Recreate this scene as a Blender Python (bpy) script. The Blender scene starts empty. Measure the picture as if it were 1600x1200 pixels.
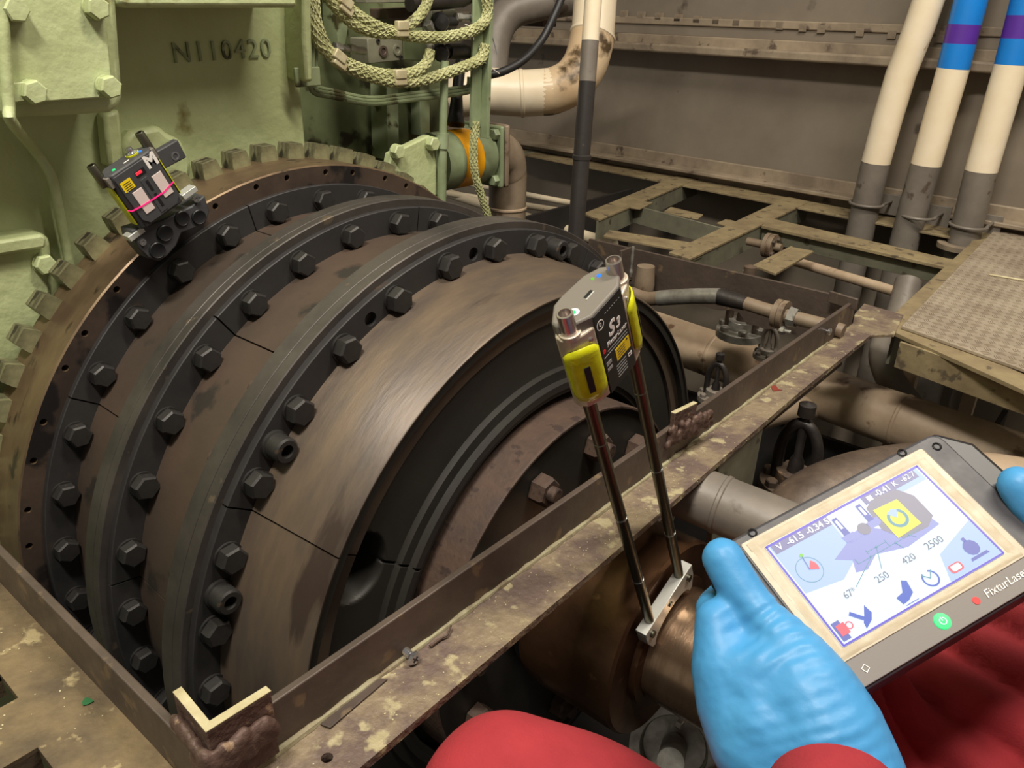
import bpy, bmesh, math, random
from mathutils import Vector as V, Matrix as M
import numpy as np
random.seed(7)
PI = math.pi
C = bpy.context.scene.collection
sc = bpy.context.scene

# ---------------------------------------------------------------- camera
CAM = V((0.4918, -0.7264, 0.7207)); F = 1242.13
RR = ((0.7604001709301564, 0.6491250101438115, 0.020695440444349903),
      (0.2924409191964701, -0.3137717303679378, -0.9033413585137314),
      (-0.5798878243496, 0.6929531170488427, -0.428422792044705))
Rm = M(RR)
cd = bpy.data.cameras.new('camera'); cam = bpy.data.objects.new('camera', cd); C.objects.link(cam)
cd.sensor_width = 36; cd.lens = F / 1600 * 36; cd.clip_start = 0.02; cd.clip_end = 60
cm = M((( RR[0][0], -RR[1][0], -RR[2][0], CAM.x), (RR[0][1], -RR[1][1], -RR[2][1], CAM.y),
        (RR[0][2], -RR[1][2], -RR[2][2], CAM.z), (0, 0, 0, 1)))
cam.matrix_world = cm
sc.camera = cam
def ray(x, y): return Rm.transposed() @ V(((x - 800) / F, (y - 600) / F, 1))
def P(x, y, ax, v):                     # a point of the photo on a plane of the place
    r = ray(x, y); i = 'xyz'.index(ax); return CAM + r * ((v - CAM[i]) / r[i])
def D(x, y, d): return CAM + ray(x, y) * d
ZT = 0.265; ZP = 0.218                   # top of the coaming, top of the floor frame
WA = P(1560, 360, 'z', ZP); WB = P(805, 228, 'z', ZP); WA.z = WB.z = 0; WU = (WB - WA).normalized(); WN = V((WU.y, -WU.x, 0))
if WN.y > 0: WN = -WN
def PW(x, y, off=0):                    # a point on the far bulkhead
    r = ray(x, y); o = WA + WN * off; return CAM + r * ((o - CAM).dot(WN) / r.dot(WN))

# ---------------------------------------------------------------- light, world, exposure
w = bpy.data.worlds.new('world'); sc.world = w; w.use_nodes = True
w.node_tree.nodes['Background'].inputs[0].default_value = (1.0, 0.93, 0.80, 1)
w.node_tree.nodes['Background'].inputs[1].default_value = 0.20
vs = sc.view_settings; vs.view_transform = 'Standard'; vs.look = 'None'; vs.gamma = 1; vs.exposure = 0.0; vs.use_curve_mapping = False
def area(name, loc, target, sx, sy, power, col):
    l = bpy.data.lights.new(name, 'AREA'); l.shape = 'RECTANGLE'; l.size = sx; l.size_y = sy; l.energy = power; l.color = col
    o = bpy.data.objects.new(name, l); C.objects.link(o); o.location = loc
    o.rotation_euler = (V(target) - V(loc)).to_track_quat('-Z', 'Y').to_euler(); return o
area('ceiling_lamp', (0.25, -1.1, 2.45), (-0.3, -0.1, 0.2), 0.6, 0.14, 56, (1.0, 0.94, 0.84))
area('ceiling_lamp', (0.75, 0.35, 2.5), (0.1, 1.1, 0.3), 1.2, 0.2, 52, (1.0, 0.92, 0.79))

# ---------------------------------------------------------------- materials
def lin(c): return tuple(((x / 255) / 12.92 if x / 255 <= 0.04045 else ((x / 255 + 0.055) / 1.055) ** 2.4) for x in c) + (1,)
MATS = {}
def mat(name, c, rough=0.6, metal=0.0, c2=None, s=12, c3=None, s3=60, t3=0.68, bump=0.1, bs=60, spec=0.5, stretch=(1, 1, 1), dist=0.002, mix=(0.35, 0.65)):
    m = bpy.data.materials.new(name); m.use_nodes = True; nt = m.node_tree; N = nt.nodes; L = nt.links
    b = N['Principled BSDF']; b.inputs['Roughness'].default_value = rough; b.inputs['Metallic'].default_value = metal
    b.inputs['Specular IOR Level'].default_value = spec
    b.inputs['Base Color'].default_value = lin(c)
    tc = N.new('ShaderNodeTexCoord'); mp = N.new('ShaderNodeMapping'); L.new(tc.outputs['Object'], mp.inputs[0]); mp.inputs['Scale'].default_value = stretch
    out = None
    if c2:
        n = N.new('ShaderNodeTexNoise'); n.inputs['Scale'].default_value = s; n.inputs['Detail'].default_value = 6; n.inputs['Roughness'].default_value = 0.62
        L.new(mp.outputs[0], n.inputs['Vector'])
        r = N.new('ShaderNodeMapRange'); r.inputs[1].default_value = mix[0]; r.inputs[2].default_value = mix[1]; L.new(n.outputs[0], r.inputs[0])
        x = N.new('ShaderNodeMix'); x.data_type = 'RGBA'; x.inputs[6].default_value = lin(c); x.inputs[7].default_value = lin(c2); L.new(r.outputs[0], x.inputs[0])
        out = x.outputs[2]
        if c3:
            n2 = N.new('ShaderNodeTexNoise'); n2.inputs['Scale'].default_value = s3; n2.inputs['Detail'].default_value = 5; L.new(mp.outputs[0], n2.inputs['Vector'])
            r2 = N.new('ShaderNodeMapRange'); r2.inputs[1].default_value = t3; r2.inputs[2].default_value = t3 + 0.06; L.new(n2.outputs[0], r2.inputs[0])
            x2 = N.new('ShaderNodeMix'); x2.data_type = 'RGBA'; x2.inputs[7].default_value = lin(c3); L.new(out, x2.inputs[6]); L.new(r2.outputs[0], x2.inputs[0]); out = x2.outputs[2]
        L.new(out, b.inputs['Base Color'])
        rr = N.new('ShaderNodeMapRange'); rr.inputs[3].default_value = max(0.05, rough - 0.12); rr.inputs[4].default_value = min(1, rough + 0.12); L.new(n.outputs[0], rr.inputs[0]); L.new(rr.outputs[0], b.inputs['Roughness'])
    if bump:
        n3 = N.new('ShaderNodeTexNoise'); n3.inputs['Scale'].default_value = bs; n3.inputs['Detail'].default_value = 4; L.new(mp.outputs[0], n3.inputs['Vector'])
        bp = N.new('ShaderNodeBump'); bp.inputs['Strength'].default_value = bump; bp.inputs['Distance'].default_value = dist; L.new(n3.outputs[0], bp.inputs['Height']); L.new(bp.outputs[0], b.inputs['Normal'])
    MATS[name] = m; return m
def emit(name, c, st):
    m = bpy.data.materials.new(name); m.use_nodes = True; b = m.node_tree.nodes['Principled BSDF']
    b.inputs['Base Color'].default_value = (0.01, 0.01, 0.012, 1); b.inputs['Emission Color'].default_value = lin(c); b.inputs['Emission Strength'].default_value = st; b.inputs['Roughness'].default_value = 0.4
    MATS[name] = m; return m
K = MATS
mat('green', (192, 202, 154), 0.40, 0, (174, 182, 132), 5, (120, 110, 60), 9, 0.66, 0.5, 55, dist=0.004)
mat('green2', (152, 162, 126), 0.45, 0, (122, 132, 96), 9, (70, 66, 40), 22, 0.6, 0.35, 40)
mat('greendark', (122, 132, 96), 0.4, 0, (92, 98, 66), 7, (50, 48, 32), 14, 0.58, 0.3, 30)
mat('ring', (84, 78, 73), 0.5, 0.35, (58, 54, 51), 10, (98, 86, 72), 40, 0.66, 0.12, 90)
mat('face', (58, 56, 55), 0.55, 0.25, (48, 46, 46), 14, (74, 60, 50), 22, 0.66, 0.15, 80)
mat('sleeve', (66, 57, 49), 0.55, 0.1, (80, 65, 54), 6, (48, 43, 38), 14, 0.6, 0.2, 60)
mat('barrel', (86, 76, 68), 0.46, 0.3, (106, 90, 73), 16, (68, 55, 47), 9, 0.60, 0.2, 70, stretch=(2.2, 0.5, 0.5))
mat('boltm', (62, 60, 58), 0.5, 0.45, (50, 48, 47), 30, (96, 80, 64), 60, 0.66, 0.15, 160)
mat('rust', (70, 56, 49), 0.65, 0.1, (86, 66, 53), 30, (60, 46, 40), 60, 0.6, 0.4, 120)
mat('gear', (104, 84, 66), 0.42, 0.55, (132, 112, 84), 9, (62, 52, 42), 16, 0.6, 0.2, 60, stretch=(2, 1, 1))
mat('gearface', (66, 56, 50), 0.5, 0.35, (92, 76, 64), 9, (38, 34, 33), 14, 0.5, 0.2, 60)
mat('tooth', (150, 148, 112), 0.42, 0.3, (84, 78, 60), 36, (50, 46, 38), 34, 0.52, 0.3, 80, stretch=(2, .6, .6))  # green tint is reflected paint, put into the tooth colour
mat('blackface', (52, 49, 44), 0.5, 0.15, (42, 40, 37), 8, (70, 62, 54), 25, 0.72, 0.12, 70)
mat('hub', (120, 86, 60), 0.34, 0.75, (92, 66, 48), 9, (150, 112, 84), 18, 0.64, 0.25, 60)
mat('shiny', (176, 148, 122), 0.26, 0.9, (150, 122, 98), 12, bump=0.08, bs=60, stretch=(5, 1, 1))
mat('plate', (134, 115, 86), 0.45, 0.15, (94, 80, 64), 18, (176, 158, 120), 40, 0.62, 0.5, 110)
mat('curb', (92, 79, 70), 0.5, 0.2, (76, 65, 58), 14, (116, 98, 76), 34, 0.62, 0.35, 90)
mat('crust', (160, 154, 122), 0.7, 0, (122, 108, 84), 40, bump=0.8, bs=90, dist=0.003)
mat('flange', (138, 122, 98), 0.6, 0.12, (104, 87, 78), 17, (168, 156, 122), 40, 0.60, 0.9, 120, dist=0.003, mix=(0.42, 0.58))
mat('edge', (206, 196, 160), 0.5, 0.2, (178, 166, 128), 40, bump=0.1)
mat('weld', (100, 80, 70), 0.62, 0.25, (84, 62, 54), 60, (150, 124, 100), 80, 0.64, 0.8, 90, dist=0.004)
mat('bulkhead', (136, 125, 110), 0.5, 0, (118, 107, 94), 3, (86, 76, 66), 10, 0.68, 0.15, 40)
mat('bulktrim', (158, 142, 120), 0.6, 0, (118, 104, 88), 8, (92, 78, 66), 20, 0.62, 0.4, 60)
mat('beam', (150, 134, 100), 0.65, 0.05, (122, 106, 80), 16, (96, 84, 66), 36, 0.6, 0.4, 80)
mat('beamside', (128, 126, 106), 0.55, 0.05, (104, 102, 86), 12, (84, 76, 62), 30, 0.62, 0.3, 60)
mat('checker', (174, 161, 142), 0.5, 0.15, (150, 136, 118), 12, (118, 92, 74), 9, 0.68, 0.4, 90)
mat('cream', (238, 224, 198), 0.4, 0, (230, 212, 180), 8, (176, 140, 100), 22, 0.72, 0.1, 50)
mat('creamdirty', (214, 190, 156), 0.45, 0, (196, 166, 128), 6, (84, 66, 42), 9, 0.60, 0.3, 60)
mat('greypipe', (128, 120, 110), 0.5, 0.1, (108, 100, 92), 10, (86, 74, 64), 24, 0.64, 0.2, 60)
mat('tanpipe', (184, 163, 138), 0.5, 0.05, (158, 136, 112), 9, (112, 86, 66), 16, 0.60, 0.2, 60)
mat('tanpipe2', (142, 126, 106), 0.5, 0.05, (116, 98, 80), 12, (88, 68, 52), 24, 0.62, 0.2, 60)  # darker tanpipe: pit dimness painted into the colour; own tone on the outlet elbow
mat('darkpipe', (58, 54, 52), 0.38, 0.1, (48, 44, 43), 14, (88, 80, 70), 50, 0.7, 0.12, 60)
mat('galv', (190, 188, 180), 0.35, 0.6, (140, 134, 124), 24, (96, 74, 56), 26, 0.62, 0.3, 80)
mat('blue', (20, 128, 216), 0.4, 0, (24, 120, 204), 12, bump=0.05)
mat('purple', (92, 48, 158), 0.4, 0, (84, 44, 146), 12, bump=0.05)
mat('yellow', (246, 176, 10), 0.4, 0, (236, 160, 8), 12, bump=0.05)
mat('hose', (190, 190, 140), 0.5, 0, (160, 160, 112), 30, (96, 88, 60), 22, 0.66, 0.0)
mat('greenpipe', (150, 162, 128), 0.4, 0, (122, 134, 100), 12, (80, 74, 50), 30, 0.64, 0.2, 60)
mat('rubber', (26, 25, 26), 0.5, 0, (34, 32, 32), 30, bump=0.1)
mat('steel', (205, 205, 208), 0.22, 0.95, bump=0.0)
mat('chrome', (112, 110, 96), 0.36, 1.0, bump=0.0)
mat('socket', (196, 186, 180), 0.30, 0.9, bump=0.0)
mat('alu', (214, 214, 206), 0.35, 0.5, bump=0.05, bs=200)
mat('dev_dark', (66, 66, 68), 0.55, 0, (60, 60, 62), 60, bump=0.15, bs=900, dist=0.0003)
mat('dev_black', (26, 26, 28), 0.4, 0, bump=0.0)
mat('dev_grey', (112, 106, 98), 0.5, 0, bump=0.1, bs=900, dist=0.0003)
mat('dev_silver', (196, 182, 164), 0.38, 0.35, bump=0.05, bs=500)
mat('dev_yellow', (206, 208, 20), 0.3, 0, (186, 184, 12), 60, bump=0.2, bs=160)
mat('white', (232, 226, 220), 0.5, 0, bump=0.0)
mat('pinkwhite', (214, 196, 190), 0.6, 0, bump=0.0)
mat('labelyellow', (236, 204, 20), 0.4, 0, bump=0.0)
mat('inkdark', (40, 38, 34), 0.6, 0, bump=0.0)
mat('inkgrey', (150, 150, 148), 0.5, 0, bump=0.0)
mat('inkred', (210, 40, 40), 0.5, 0, bump=0.0)
mat('tab_dark', (70, 68, 72), 0.5, 0, (64, 62, 66), 60, bump=0.15, bs=900, dist=0.0003)
mat('tab_black', (28, 27, 30), 0.4, 0, bump=0.05)
mat('tab_bezel', (180, 170, 150), 0.45, 0.1, (166, 154, 134), 40, bump=0.1, bs=45, dist=0.003)
mat('tab_grey', (112, 106, 102), 0.45, 0, bump=0.1, bs=700, dist=0.0003)
mat('tape', (184, 172, 148), 0.42, 0.0, (170, 156, 130), 60, bump=0.15, bs=60, dist=0.003)
mat('glove', (74, 150, 204), 0.46, 0, (64, 140, 196), 14, bump=0.2, bs=90, dist=0.002, spec=0.4)
mat('red', (164, 44, 52), 0.9, 0, (138, 32, 42), 7, bump=0.35, bs=500, dist=0.001)
mat('hull', (48, 42, 38), 0.8, 0, (30, 27, 26), 5, bump=0.3, bs=20)
mat('valve', (104, 88, 74), 0.5, 0.2, (74, 62, 54), 20, (150, 120, 90), 30, 0.66, 0.4, 80)
mat('ironblack', (40, 37, 36), 0.45, 0.3, (54, 48, 44), 26, bump=0.3, bs=90)
emit('e_screen', (226, 240, 255), 1.05); emit('e_sky', (178, 206, 246), 0.95); emit('e_blue', (96, 108, 200), 0.85); emit('e_haze', (150, 158, 226), 0.9)
emit('e_bar', (140, 138, 190), 0.8); emit('e_white', (255, 255, 255), 1.15); emit('e_yellow', (240, 236, 60), 1.0); emit('e_steel', (92, 160, 180), 0.9)
emit('e_red', (240, 90, 110), 0.95); emit('e_ink', (110, 122, 140), 0.8); emit('e_royal', (52, 96, 210), 0.9); emit('e_grey', (150, 146, 168), 0.8)
emit('e_green', (40, 230, 130), 1.2); emit('e_ledblue', (30, 120, 255), 1.6); emit('e_laser', (255, 30, 110), 1.5); emit('e_ledred', (255, 40, 60), 1.3); emit('e_lime', (130, 220, 60), 0.9)
emit('e_violet', (90, 70, 210), 1.0)

# ---------------------------------------------------------------- mesh building
class MB:
    def __init__(s): s.v = []; s.f = []
    def add(s, vs, fs):
        k = len(s.v); s.v += [tuple(v) for v in vs]; s.f += [tuple(i + k for i in f) for f in fs]; return s
    def box(s, c, d, r=None):
        r = r or M.Identity(3); c = V(c); q = []
        for x in (-.5, .5):
            for y in (-.5, .5):
                for z in (-.5, .5): q.append(c + r @ V((x * d[0], y * d[1], z * d[2])))
        return s.add(q, [(0, 1, 3, 2), (4, 6, 7, 5), (0, 4, 5, 1), (2, 3, 7, 6), (0, 2, 6, 4), (1, 5, 7, 3)])
    def prism(s, pts, ext):                      # polygon pushed along ext
        n = len(pts); e = V(ext); q = [V(p) for p in pts]; q2 = [p + e for p in q]
        return s.add(q + q2, [tuple(range(n))[::-1], tuple(range(n, 2 * n))] + [(i, (i + 1) % n, n + (i + 1) % n, n + i) for i in range(n)])
    def cyl(s, a, b, r0, r1=None, n=20, cap=True):
        r1 = r0 if r1 is None else r1; a = V(a); b = V(b); t = (b - a).normalized(); u = t.orthogonal().normalized(); w_ = t.cross(u)
        q = [a + (u * math.cos(2 * PI * i / n) + w_ * math.sin(2 * PI * i / n)) * r0 for i in range(n)] + [b + (u * math.cos(2 * PI * i / n) + w_ * math.sin(2 * PI * i / n)) * r1 for i in range(n)]
        fs = [(i, (i + 1) % n, n + (i + 1) % n, n + i) for i in range(n)]
        if cap: fs += [tuple(range(n))[::-1], tuple(range(n, 2 * n))]
        return s.add(q, fs)
    def rev(s, prof, a, t, n=24, a0=0, a1=360, closed=False, u=None):     # profile [(along, radius)] about the axis a + t
        a = V(a); t = V(t).normalized(); u = V(u) if u else t.orthogonal().normalized(); w_ = t.cross(u)
        full = abs(a1 - a0) > 359.99; m = n if full else n + 1; k = len(prof); q = []
        for i in range(m):
            th = math.radians(a0 + (a1 - a0) * i / n); d = u * math.cos(th) + w_ * math.sin(th)
            for (x, r) in prof: q.append(a + t * x + d * r)
        fs = []; kk = k if closed else k - 1
        for i in range(n):
            j = (i + 1) % m
            for p in range(kk): fs.append((i * k + p, j * k + p, j * k + (p + 1) % k, i * k + (p + 1) % k))
        if not full and closed: fs += [tuple(range(k))[::-1], tuple((m - 1) * k + p for p in range(k))]
        return s.add(q, fs)
    def tube(s, pts, r, n=14, cap=True, smooth=6):
        p = [V(x) for x in pts]; rs = r if isinstance(r, (list, tuple)) else [r] * len(p)
        if smooth and len(p) > 2:
            o = []; ro = []
            for i in range(len(p) - 1):
                a = p[max(i - 1, 0)]; b = p[i]; c_ = p[i + 1]; d = p[min(i + 2, len(p) - 1)]
                for k in range(smooth):
                    t = k / smooth; o.append(0.5 * ((2 * b) + (c_ - a) * t + (2 * a - 5 * b + 4 * c_ - d) * t * t + (3 * b - a - 3 * c_ + d) * t ** 3)); ro.append(rs[i] * (1 - t) + rs[i + 1] * t)
            o.append(p[-1]); ro.append(rs[-1]); p = o; rs = ro
        u = (p[1] - p[0]).orthogonal().normalized(); q = []
        for i in range(len(p)):
            t = (p[min(i + 1, len(p) - 1)] - p[max(i - 1, 0)]).normalized(); u = (u - t * u.dot(t)).normalized(); w_ = t.cross(u)
            q += [p[i] + (u * math.cos(2 * PI * k / n) + w_ * math.sin(2 * PI * k / n)) * rs[i] for k in range(n)]
        fs = [(i * n + k, i * n + (k + 1) % n, (i + 1) * n + (k + 1) % n, (i + 1) * n + k) for i in range(len(p) - 1) for k in range(n)]
        if cap: fs += [tuple(range(n))[::-1], tuple((len(p) - 1) * n + k for k in range(n))]
        return s.add(q, fs)
    def ball(s, c, r, sx=(1, 1, 1), rot=None, n=14):
        prof = [(-math.cos(PI * i / n) * r, max(1e-5, math.sin(PI * i / n) * r)) for i in range(n + 1)]
        k = len(s.v); s.rev(prof, (0, 0, 0), (0, 0, 1), 20); rot = rot or M.Identity(3)
        for i in range(k, len(s.v)): s.v[i] = tuple(V(c) + rot @ V((s.v[i][0] * sx[0], s.v[i][1] * sx[1], s.v[i][2] * sx[2])))
        return s
    def mesh(s, name, m, sm=35):
        me = bpy.data.meshes.new(name); me.from_pydata(s.v, [], s.f)
        bm = bmesh.new(); bm.from_mesh(me); bmesh.ops.remove_doubles(bm, verts=bm.verts, dist=1e-6) if len(s.v) < 60000 else None
        bmesh.ops.recalc_face_normals(bm, faces=bm.faces); bm.to_mesh(me); bm.free()
        me.materials.append(m if not isinstance(m, str) else K[m])
        if sm:
            for p in me.polygons: p.use_smooth = True
            me.set_sharp_from_angle(angle=math.radians(sm))
        return me
def base_inv(par): return M.Translation(-par.location) if par.type == 'EMPTY' else M.Identity(4)
def link(name, me, par=None, mw=None):
    o = bpy.data.objects.new(name, me); C.objects.link(o)
    if par:
        o.parent = par
        if par.type == 'EMPTY': o.matrix_parent_inverse = M.Translation(-par.location)
        elif 'org' in par: o.matrix_parent_inverse = M.Translation(-V(par['org']))
        if mw is not None: o.matrix_basis = mw
    elif mw is not None: o.matrix_basis = mw
    return o
def bev(o, wd=0.001, seg=2):
    b = o.modifiers.new('bevel', 'BEVEL'); b.width = wd; b.segments = seg; b.limit_method = 'ANGLE'; b.angle_limit = math.radians(40); return o
def part(name, mb, m, par, b=0, label=None, sm=35):
    o = link(name, mb.mesh(name, m, sm), par)
    if b: bev(o, b)
    if label: o['label'] = label
    return o
def solo(name, mb, m, label, cat, group=None, b=0, sm=35, kind=None):
    me = mb.mesh(name, m, sm)
    xs = [v.co for v in me.vertices]
    org = V(((min(v.x for v in xs) + max(v.x for v in xs)) / 2, (min(v.y for v in xs) + max(v.y for v in xs)) / 2, min(v.z for v in xs)))
    me.transform(M.Translation(-org)); o = link(name, me); o.location = org
    tagit(o, label, cat, group)
    o['org_x'] = 0
    if b: bev(o, b)
    return o
def tagit(o, label, cat, group=None):
    o['label'] = label; o['category'] = cat
    if group: o['group'] = group
def thing(name, label, cat, loc, group=None):
    o = bpy.data.objects.new(name, None); C.objects.link(o); o.location = V(loc); o.empty_display_size = 0.05; tagit(o, label, cat, group); return o
def struct(name, mb, m, par=None, b=0):
    o = link(name, mb.mesh(name, m), par); o['kind'] = 'structure'
    if b: bev(o, b)
    return o
def text(s, size, m, frame, par, name='lettering', ext=0.0002, shear=0, bold=0, spacing=1):
    cu = bpy.data.curves.new(name, 'FONT'); cu.body = s; cu.size = size; cu.extrude = ext; cu.align_x = 'CENTER'; cu.align_y = 'CENTER'; cu.shear = shear; cu.offset = bold; cu.space_character = spacing; cu.resolution_u = 3
    t = bpy.data.objects.new('tmp', cu); C.objects.link(t); bpy.context.view_layer.update()
    me = bpy.data.meshes.new_from_object(t.evaluated_get(bpy.context.evaluated_depsgraph_get())); bpy.data.objects.remove(t)
    me.name = name; me.materials.clear(); me.materials.append(K[m]); me.transform(frame)
    return link(name, me, par)
def frame(o, u, v):                       # 4x4 with x=u, y=v, z=u x v
    u = V(u).normalized(); v = V(v).normalized(); v = (v - u * v.dot(u)).normalized(); n = u.cross(v)
    return M(((u.x, v.x, n.x, o[0]), (u.y, v.y, n.y, o[1]), (u.z, v.z, n.z, o[2]), (0, 0, 0, 1)))
def hexhead(af, h, shank=0.0, sr=0, washer=0):    # bolt along +X from x=0
    mb = MB(); R_ = af / math.sqrt(3); X = (1, 0, 0)
    if washer: mb.rev([(0, 0.0001), (0, washer), (0.003, washer), (0.003, 0.0001)], (0, 0, 0), X, 20)
    x0 = 0.003 if washer else 0
    q = [V((x0, R_ * math.cos(PI / 3 * i), R_ * math.sin(PI / 3 * i))) for i in range(6)]
    q += [V((x0 + h * .84, p.y, p.z)) for p in q]
    q += [V((x0 + h, p.y * .86, p.z * .86)) for p in q[:6]]
    mb.add(q, [tuple(range(5, -1, -1)), tuple(range(12, 18))] + [(i, (i + 1) % 6, 6 + (i + 1) % 6, 6 + i) for i in range(6)] + [(6 + i, 6 + (i + 1) % 6, 12 + (i + 1) % 6, 12 + i) for i in range(6)])
    if sr: mb.rev([(x0 + h - .002, sr), (x0 + h + shank, sr), (x0 + h + shank + .001, sr * .85), (x0 + h + shank + .001, .0001)], (0, 0, 0), X, 16)
    return mb
def place(x, R_, deg, spin=0, tilt=0):
    a = math.radians(deg); return M.Translation((x, R_ * math.cos(a), R_ * math.sin(a))) @ M.Rotation(math.radians(spin), 4, 'X')
def clamp_label(i, seq): return seq[i % len(seq)]

# ================================================================ SETTING
mb = MB(); mb.box((0.2, 0.2, -0.72), (6, 5, 0.04)); struct('floor', mb, 'hull')
# far bulkhead with its trims
mb = MB(); a = WA - WU * 2.6; b_ = WA + WU * 3.2
mb.prism([V((a.x, a.y, -0.7)), V((b_.x, b_.y, -0.7)), V((b_.x, b_.y, 2.4)), V((a.x, a.y, 2.4))], -WN * 0.03); wall = struct('wall_back', mb, 'bulkhead')
def wallstrip(pt0, pt1, off, z_up, z_dn, m, name, mat_, bevel=0.003):
    A = PW(*pt0, off); B = PW(*pt1, off); z = (A.z + B.z) / 2; mb = MB()
    A0 = A - (B - A).normalized() * 0.8; B0 = B + (B - A).normalized() * 1.6
    q = [V((p.x, p.y, z + z_dn)) for p in (A0, B0)] + [V((p.x, p.y, z + z_up)) for p in (B0, A0)]
    mb.prism(q, -WN * off); return struct(name, mb, mat_, wall, bevel)
wallstrip((925, 216), (1300, 286), 0.012, 0, -0.075, 0, 'trim_1', 'bulktrim')
wallstrip((925, 236), (1300, 309), 0.06, 0.0, -0.012, 0, 'trim_2', 'bulktrim')
wallstrip((962, 72), (1300, 107), 0.085, 0.026, 0.0, 0, 'trim_3', 'bulktrim', 0.006)
wallstrip((962, 60), (1300, 92), 0.03, 0.03, 0.0, 0, 'trim_4', 'bulktrim')
wallstrip((962, 46), (1300, 74), 0.022, 0.035, 0.0, 0, 'trim_5', 'bulkhead')
wallstrip((962, 30), (1300, 56), 0.028, 0.022, 0.0, 0, 'trim_6', 'bulktrim')
clipm = MB().box((0, 0, 0), (0.022, 0.02, 0.016)).mesh('trim_clip', K['bulktrim'])
for i, x in enumerate((975, 1002, 1030, 1060, 1090, 1120, 1152, 1185, 1220, 1256, 1285, 1345, 1395, 1470)):
    p = PW(x, 21 + (x - 975) * 0.079, 0.02); o = link('trim_clip', clipm, wall, frame(p, WU, (0, 0, 1)))
# ceiling far above (closes the room)
mb = MB(); mb.box((0.2, 0.2, 2.62), (6, 5, 0.04)); struct('ceiling', mb, 'bulkhead')

# ================================================================ COUPLING
cp = thing('shaft_coupling', 'large black flexible shaft coupling of three bolted flange rings with toothed gear rim', 'coupling', (-0.3, 0, -0.50))
X1 = (1, 0, 0); Y1 = (0, 1, 0)
def ringseg(name, prof, seams, m, gap=0.0022, n=200, Rg=0.45, par=cp, b=0):
    out = []; g = math.degrees(gap / Rg) / 2
    if not seams:
        o = part(name, MB().rev(prof, (0, 0, 0), X1, n, closed=True, u=Y1), m, par, b); return [o]
    for i, s0 in enumerate(seams):
        s1 = seams[(i + 1) % len(seams)]
        if s1 <= s0: s1 += 360
        out.append(part(name, MB().rev(prof, (0, 0, 0), X1, max(12, int(n * (s1 - s0) / 360)), s0 + g, s1 - g, closed=True, u=Y1), m, par, b))
    return out
SE1 = [12, 58, 103, 147, 192, 237, 282, 327]; SE2 = [-9, 36, 81, 125.5, 170, 215, 260, 305]; SE3 = [59, 147.5, 238, 328]
# gear ring: toothed rim, then front face with tapped holes
gp = [(-0.534, .40), (-0.534, .4955), (-0.536, .4975), (-0.607, .4975), (-0.638, .497), (-0.638, .40)]
gear = part('gear_rim', MB().rev(gp, (0, 0, 0), X1, 256, closed=True, u=Y1), 'gear', cp)
cut = MB()
for t in [a_ for a_ in range(0, 360, 7)]:
    if 60 < t < 200: continue
    cut.cyl((-0.56, .486 * math.cos(math.radians(t)), .486 * math.sin(math.radians(t))), (-0.52, .486 * math.cos(math.radians(t)), .486 * math.sin(math.radians(t))), .0035, n=10)
for t in (65, 70.9, 79.1, 85.3, 93.6, 99.9, 108.1, 128.9, 137.0, 142.9, 151.6, 157.8, 165.8, 172, 179, 186):
    cut.cyl((-0.56, .486 * math.cos(math.radians(t)), .486 * math.sin(math.radians(t))), (-0.52, .486 * math.cos(math.radians(t)), .486 * math.sin(math.radians(t))), .0046, n=12)
def boolcut(o, cut):
    co = link('cutter', cut.mesh('cutter', K['hull'], 0)); md = o.modifiers.new('b', 'BOOLEAN'); md.object = co; md.operation = 'DIFFERENCE'; md.solver = 'EXACT'
    bpy.context.view_layer.update()
    me = bpy.data.meshes.new_from_object(o.evaluated_get(bpy.context.evaluated_depsgraph_get())); o.modifiers.clear(); old = o.data; o.data = me; bpy.data.objects.remove(co)
boolcut(gear, cut)
gear.data.materials.append(K['gearface'])
for pl in gear.data.polygons:
    if pl.normal.x > .9 and pl.center.x > -.5345 : pl.material_index = 1
gear.data.set_sharp_from_angle(angle=math.radians(35))
# teeth
tm = MB()
for (x0, x1, nar) in ((-0.606, -0.638, 0),):
    q = []
    for x in (x0, x1):
        for (yy, zz) in ((-.0155, .490), (-.0152, .502), (-.0125, .5175), (-.0110, .5205), (.0110, .5205), (.0125, .5175), (.0152, .502), (.0155, .490)):
            q.append((x, yy, zz))
    tm.add(q, [tuple(range(7, -1, -1)), tuple(range(8, 16))] + [(i, (i + 1) % 8, 8 + (i + 1) % 8, 8 + i) for i in range(8)])
tme = tm.mesh('gear_tooth', K['tooth'])
for i in range(64):
    link('gear_tooth', tme, cp, M.Rotation(math.radians(102.3 + i * 5.625 - 90), 4, 'X'))
def flange(x, seams, rad=.461, th=.012, inner=.36, m='face'):
    return ringseg('flange_segment', [(x, inner), (x, rad - .001), (x - .001, rad), (x - th, rad), (x - th, inner)], seams, m)
flange(-0.526, SE1, .4685)
flange(-0.3605, SE2, .4595)
f3 = flange(-0.171, SE3, .461)
# hole cuts in front flange
ct = MB()
for t in (114.9, 92.0, 103.4):
    if t == 103.4: continue
    ct.cyl((-0.20, .44 * math.cos(math.radians(t)), .44 * math.sin(math.radians(t))), (-0.15, .44 * math.cos(math.radians(t)), .44 * math.sin(math.radians(t))), .0085, n=20)
boolcut(f3[0], ct)
def clampring(x0, xs, x1, R_=.4705):
    ringseg('clamp_ring', [(x0, .40), (x0, R_ - .0012), (x0 - .0012, R_), (xs + .0006, R_), (xs + .0006, .40)], None, 'ring')
    ringseg('clamp_ring', [(xs - .0006, .40), (xs - .0006, R_ - .0005), (xs - .0012, R_), (x1 + .001, R_), (x1, R_ - .001), (x1, .40)], None, 'ring')
clampring(-0.180, -0.196, -0.219)
clampring(-0.369, -0.383, -0.405)
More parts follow.
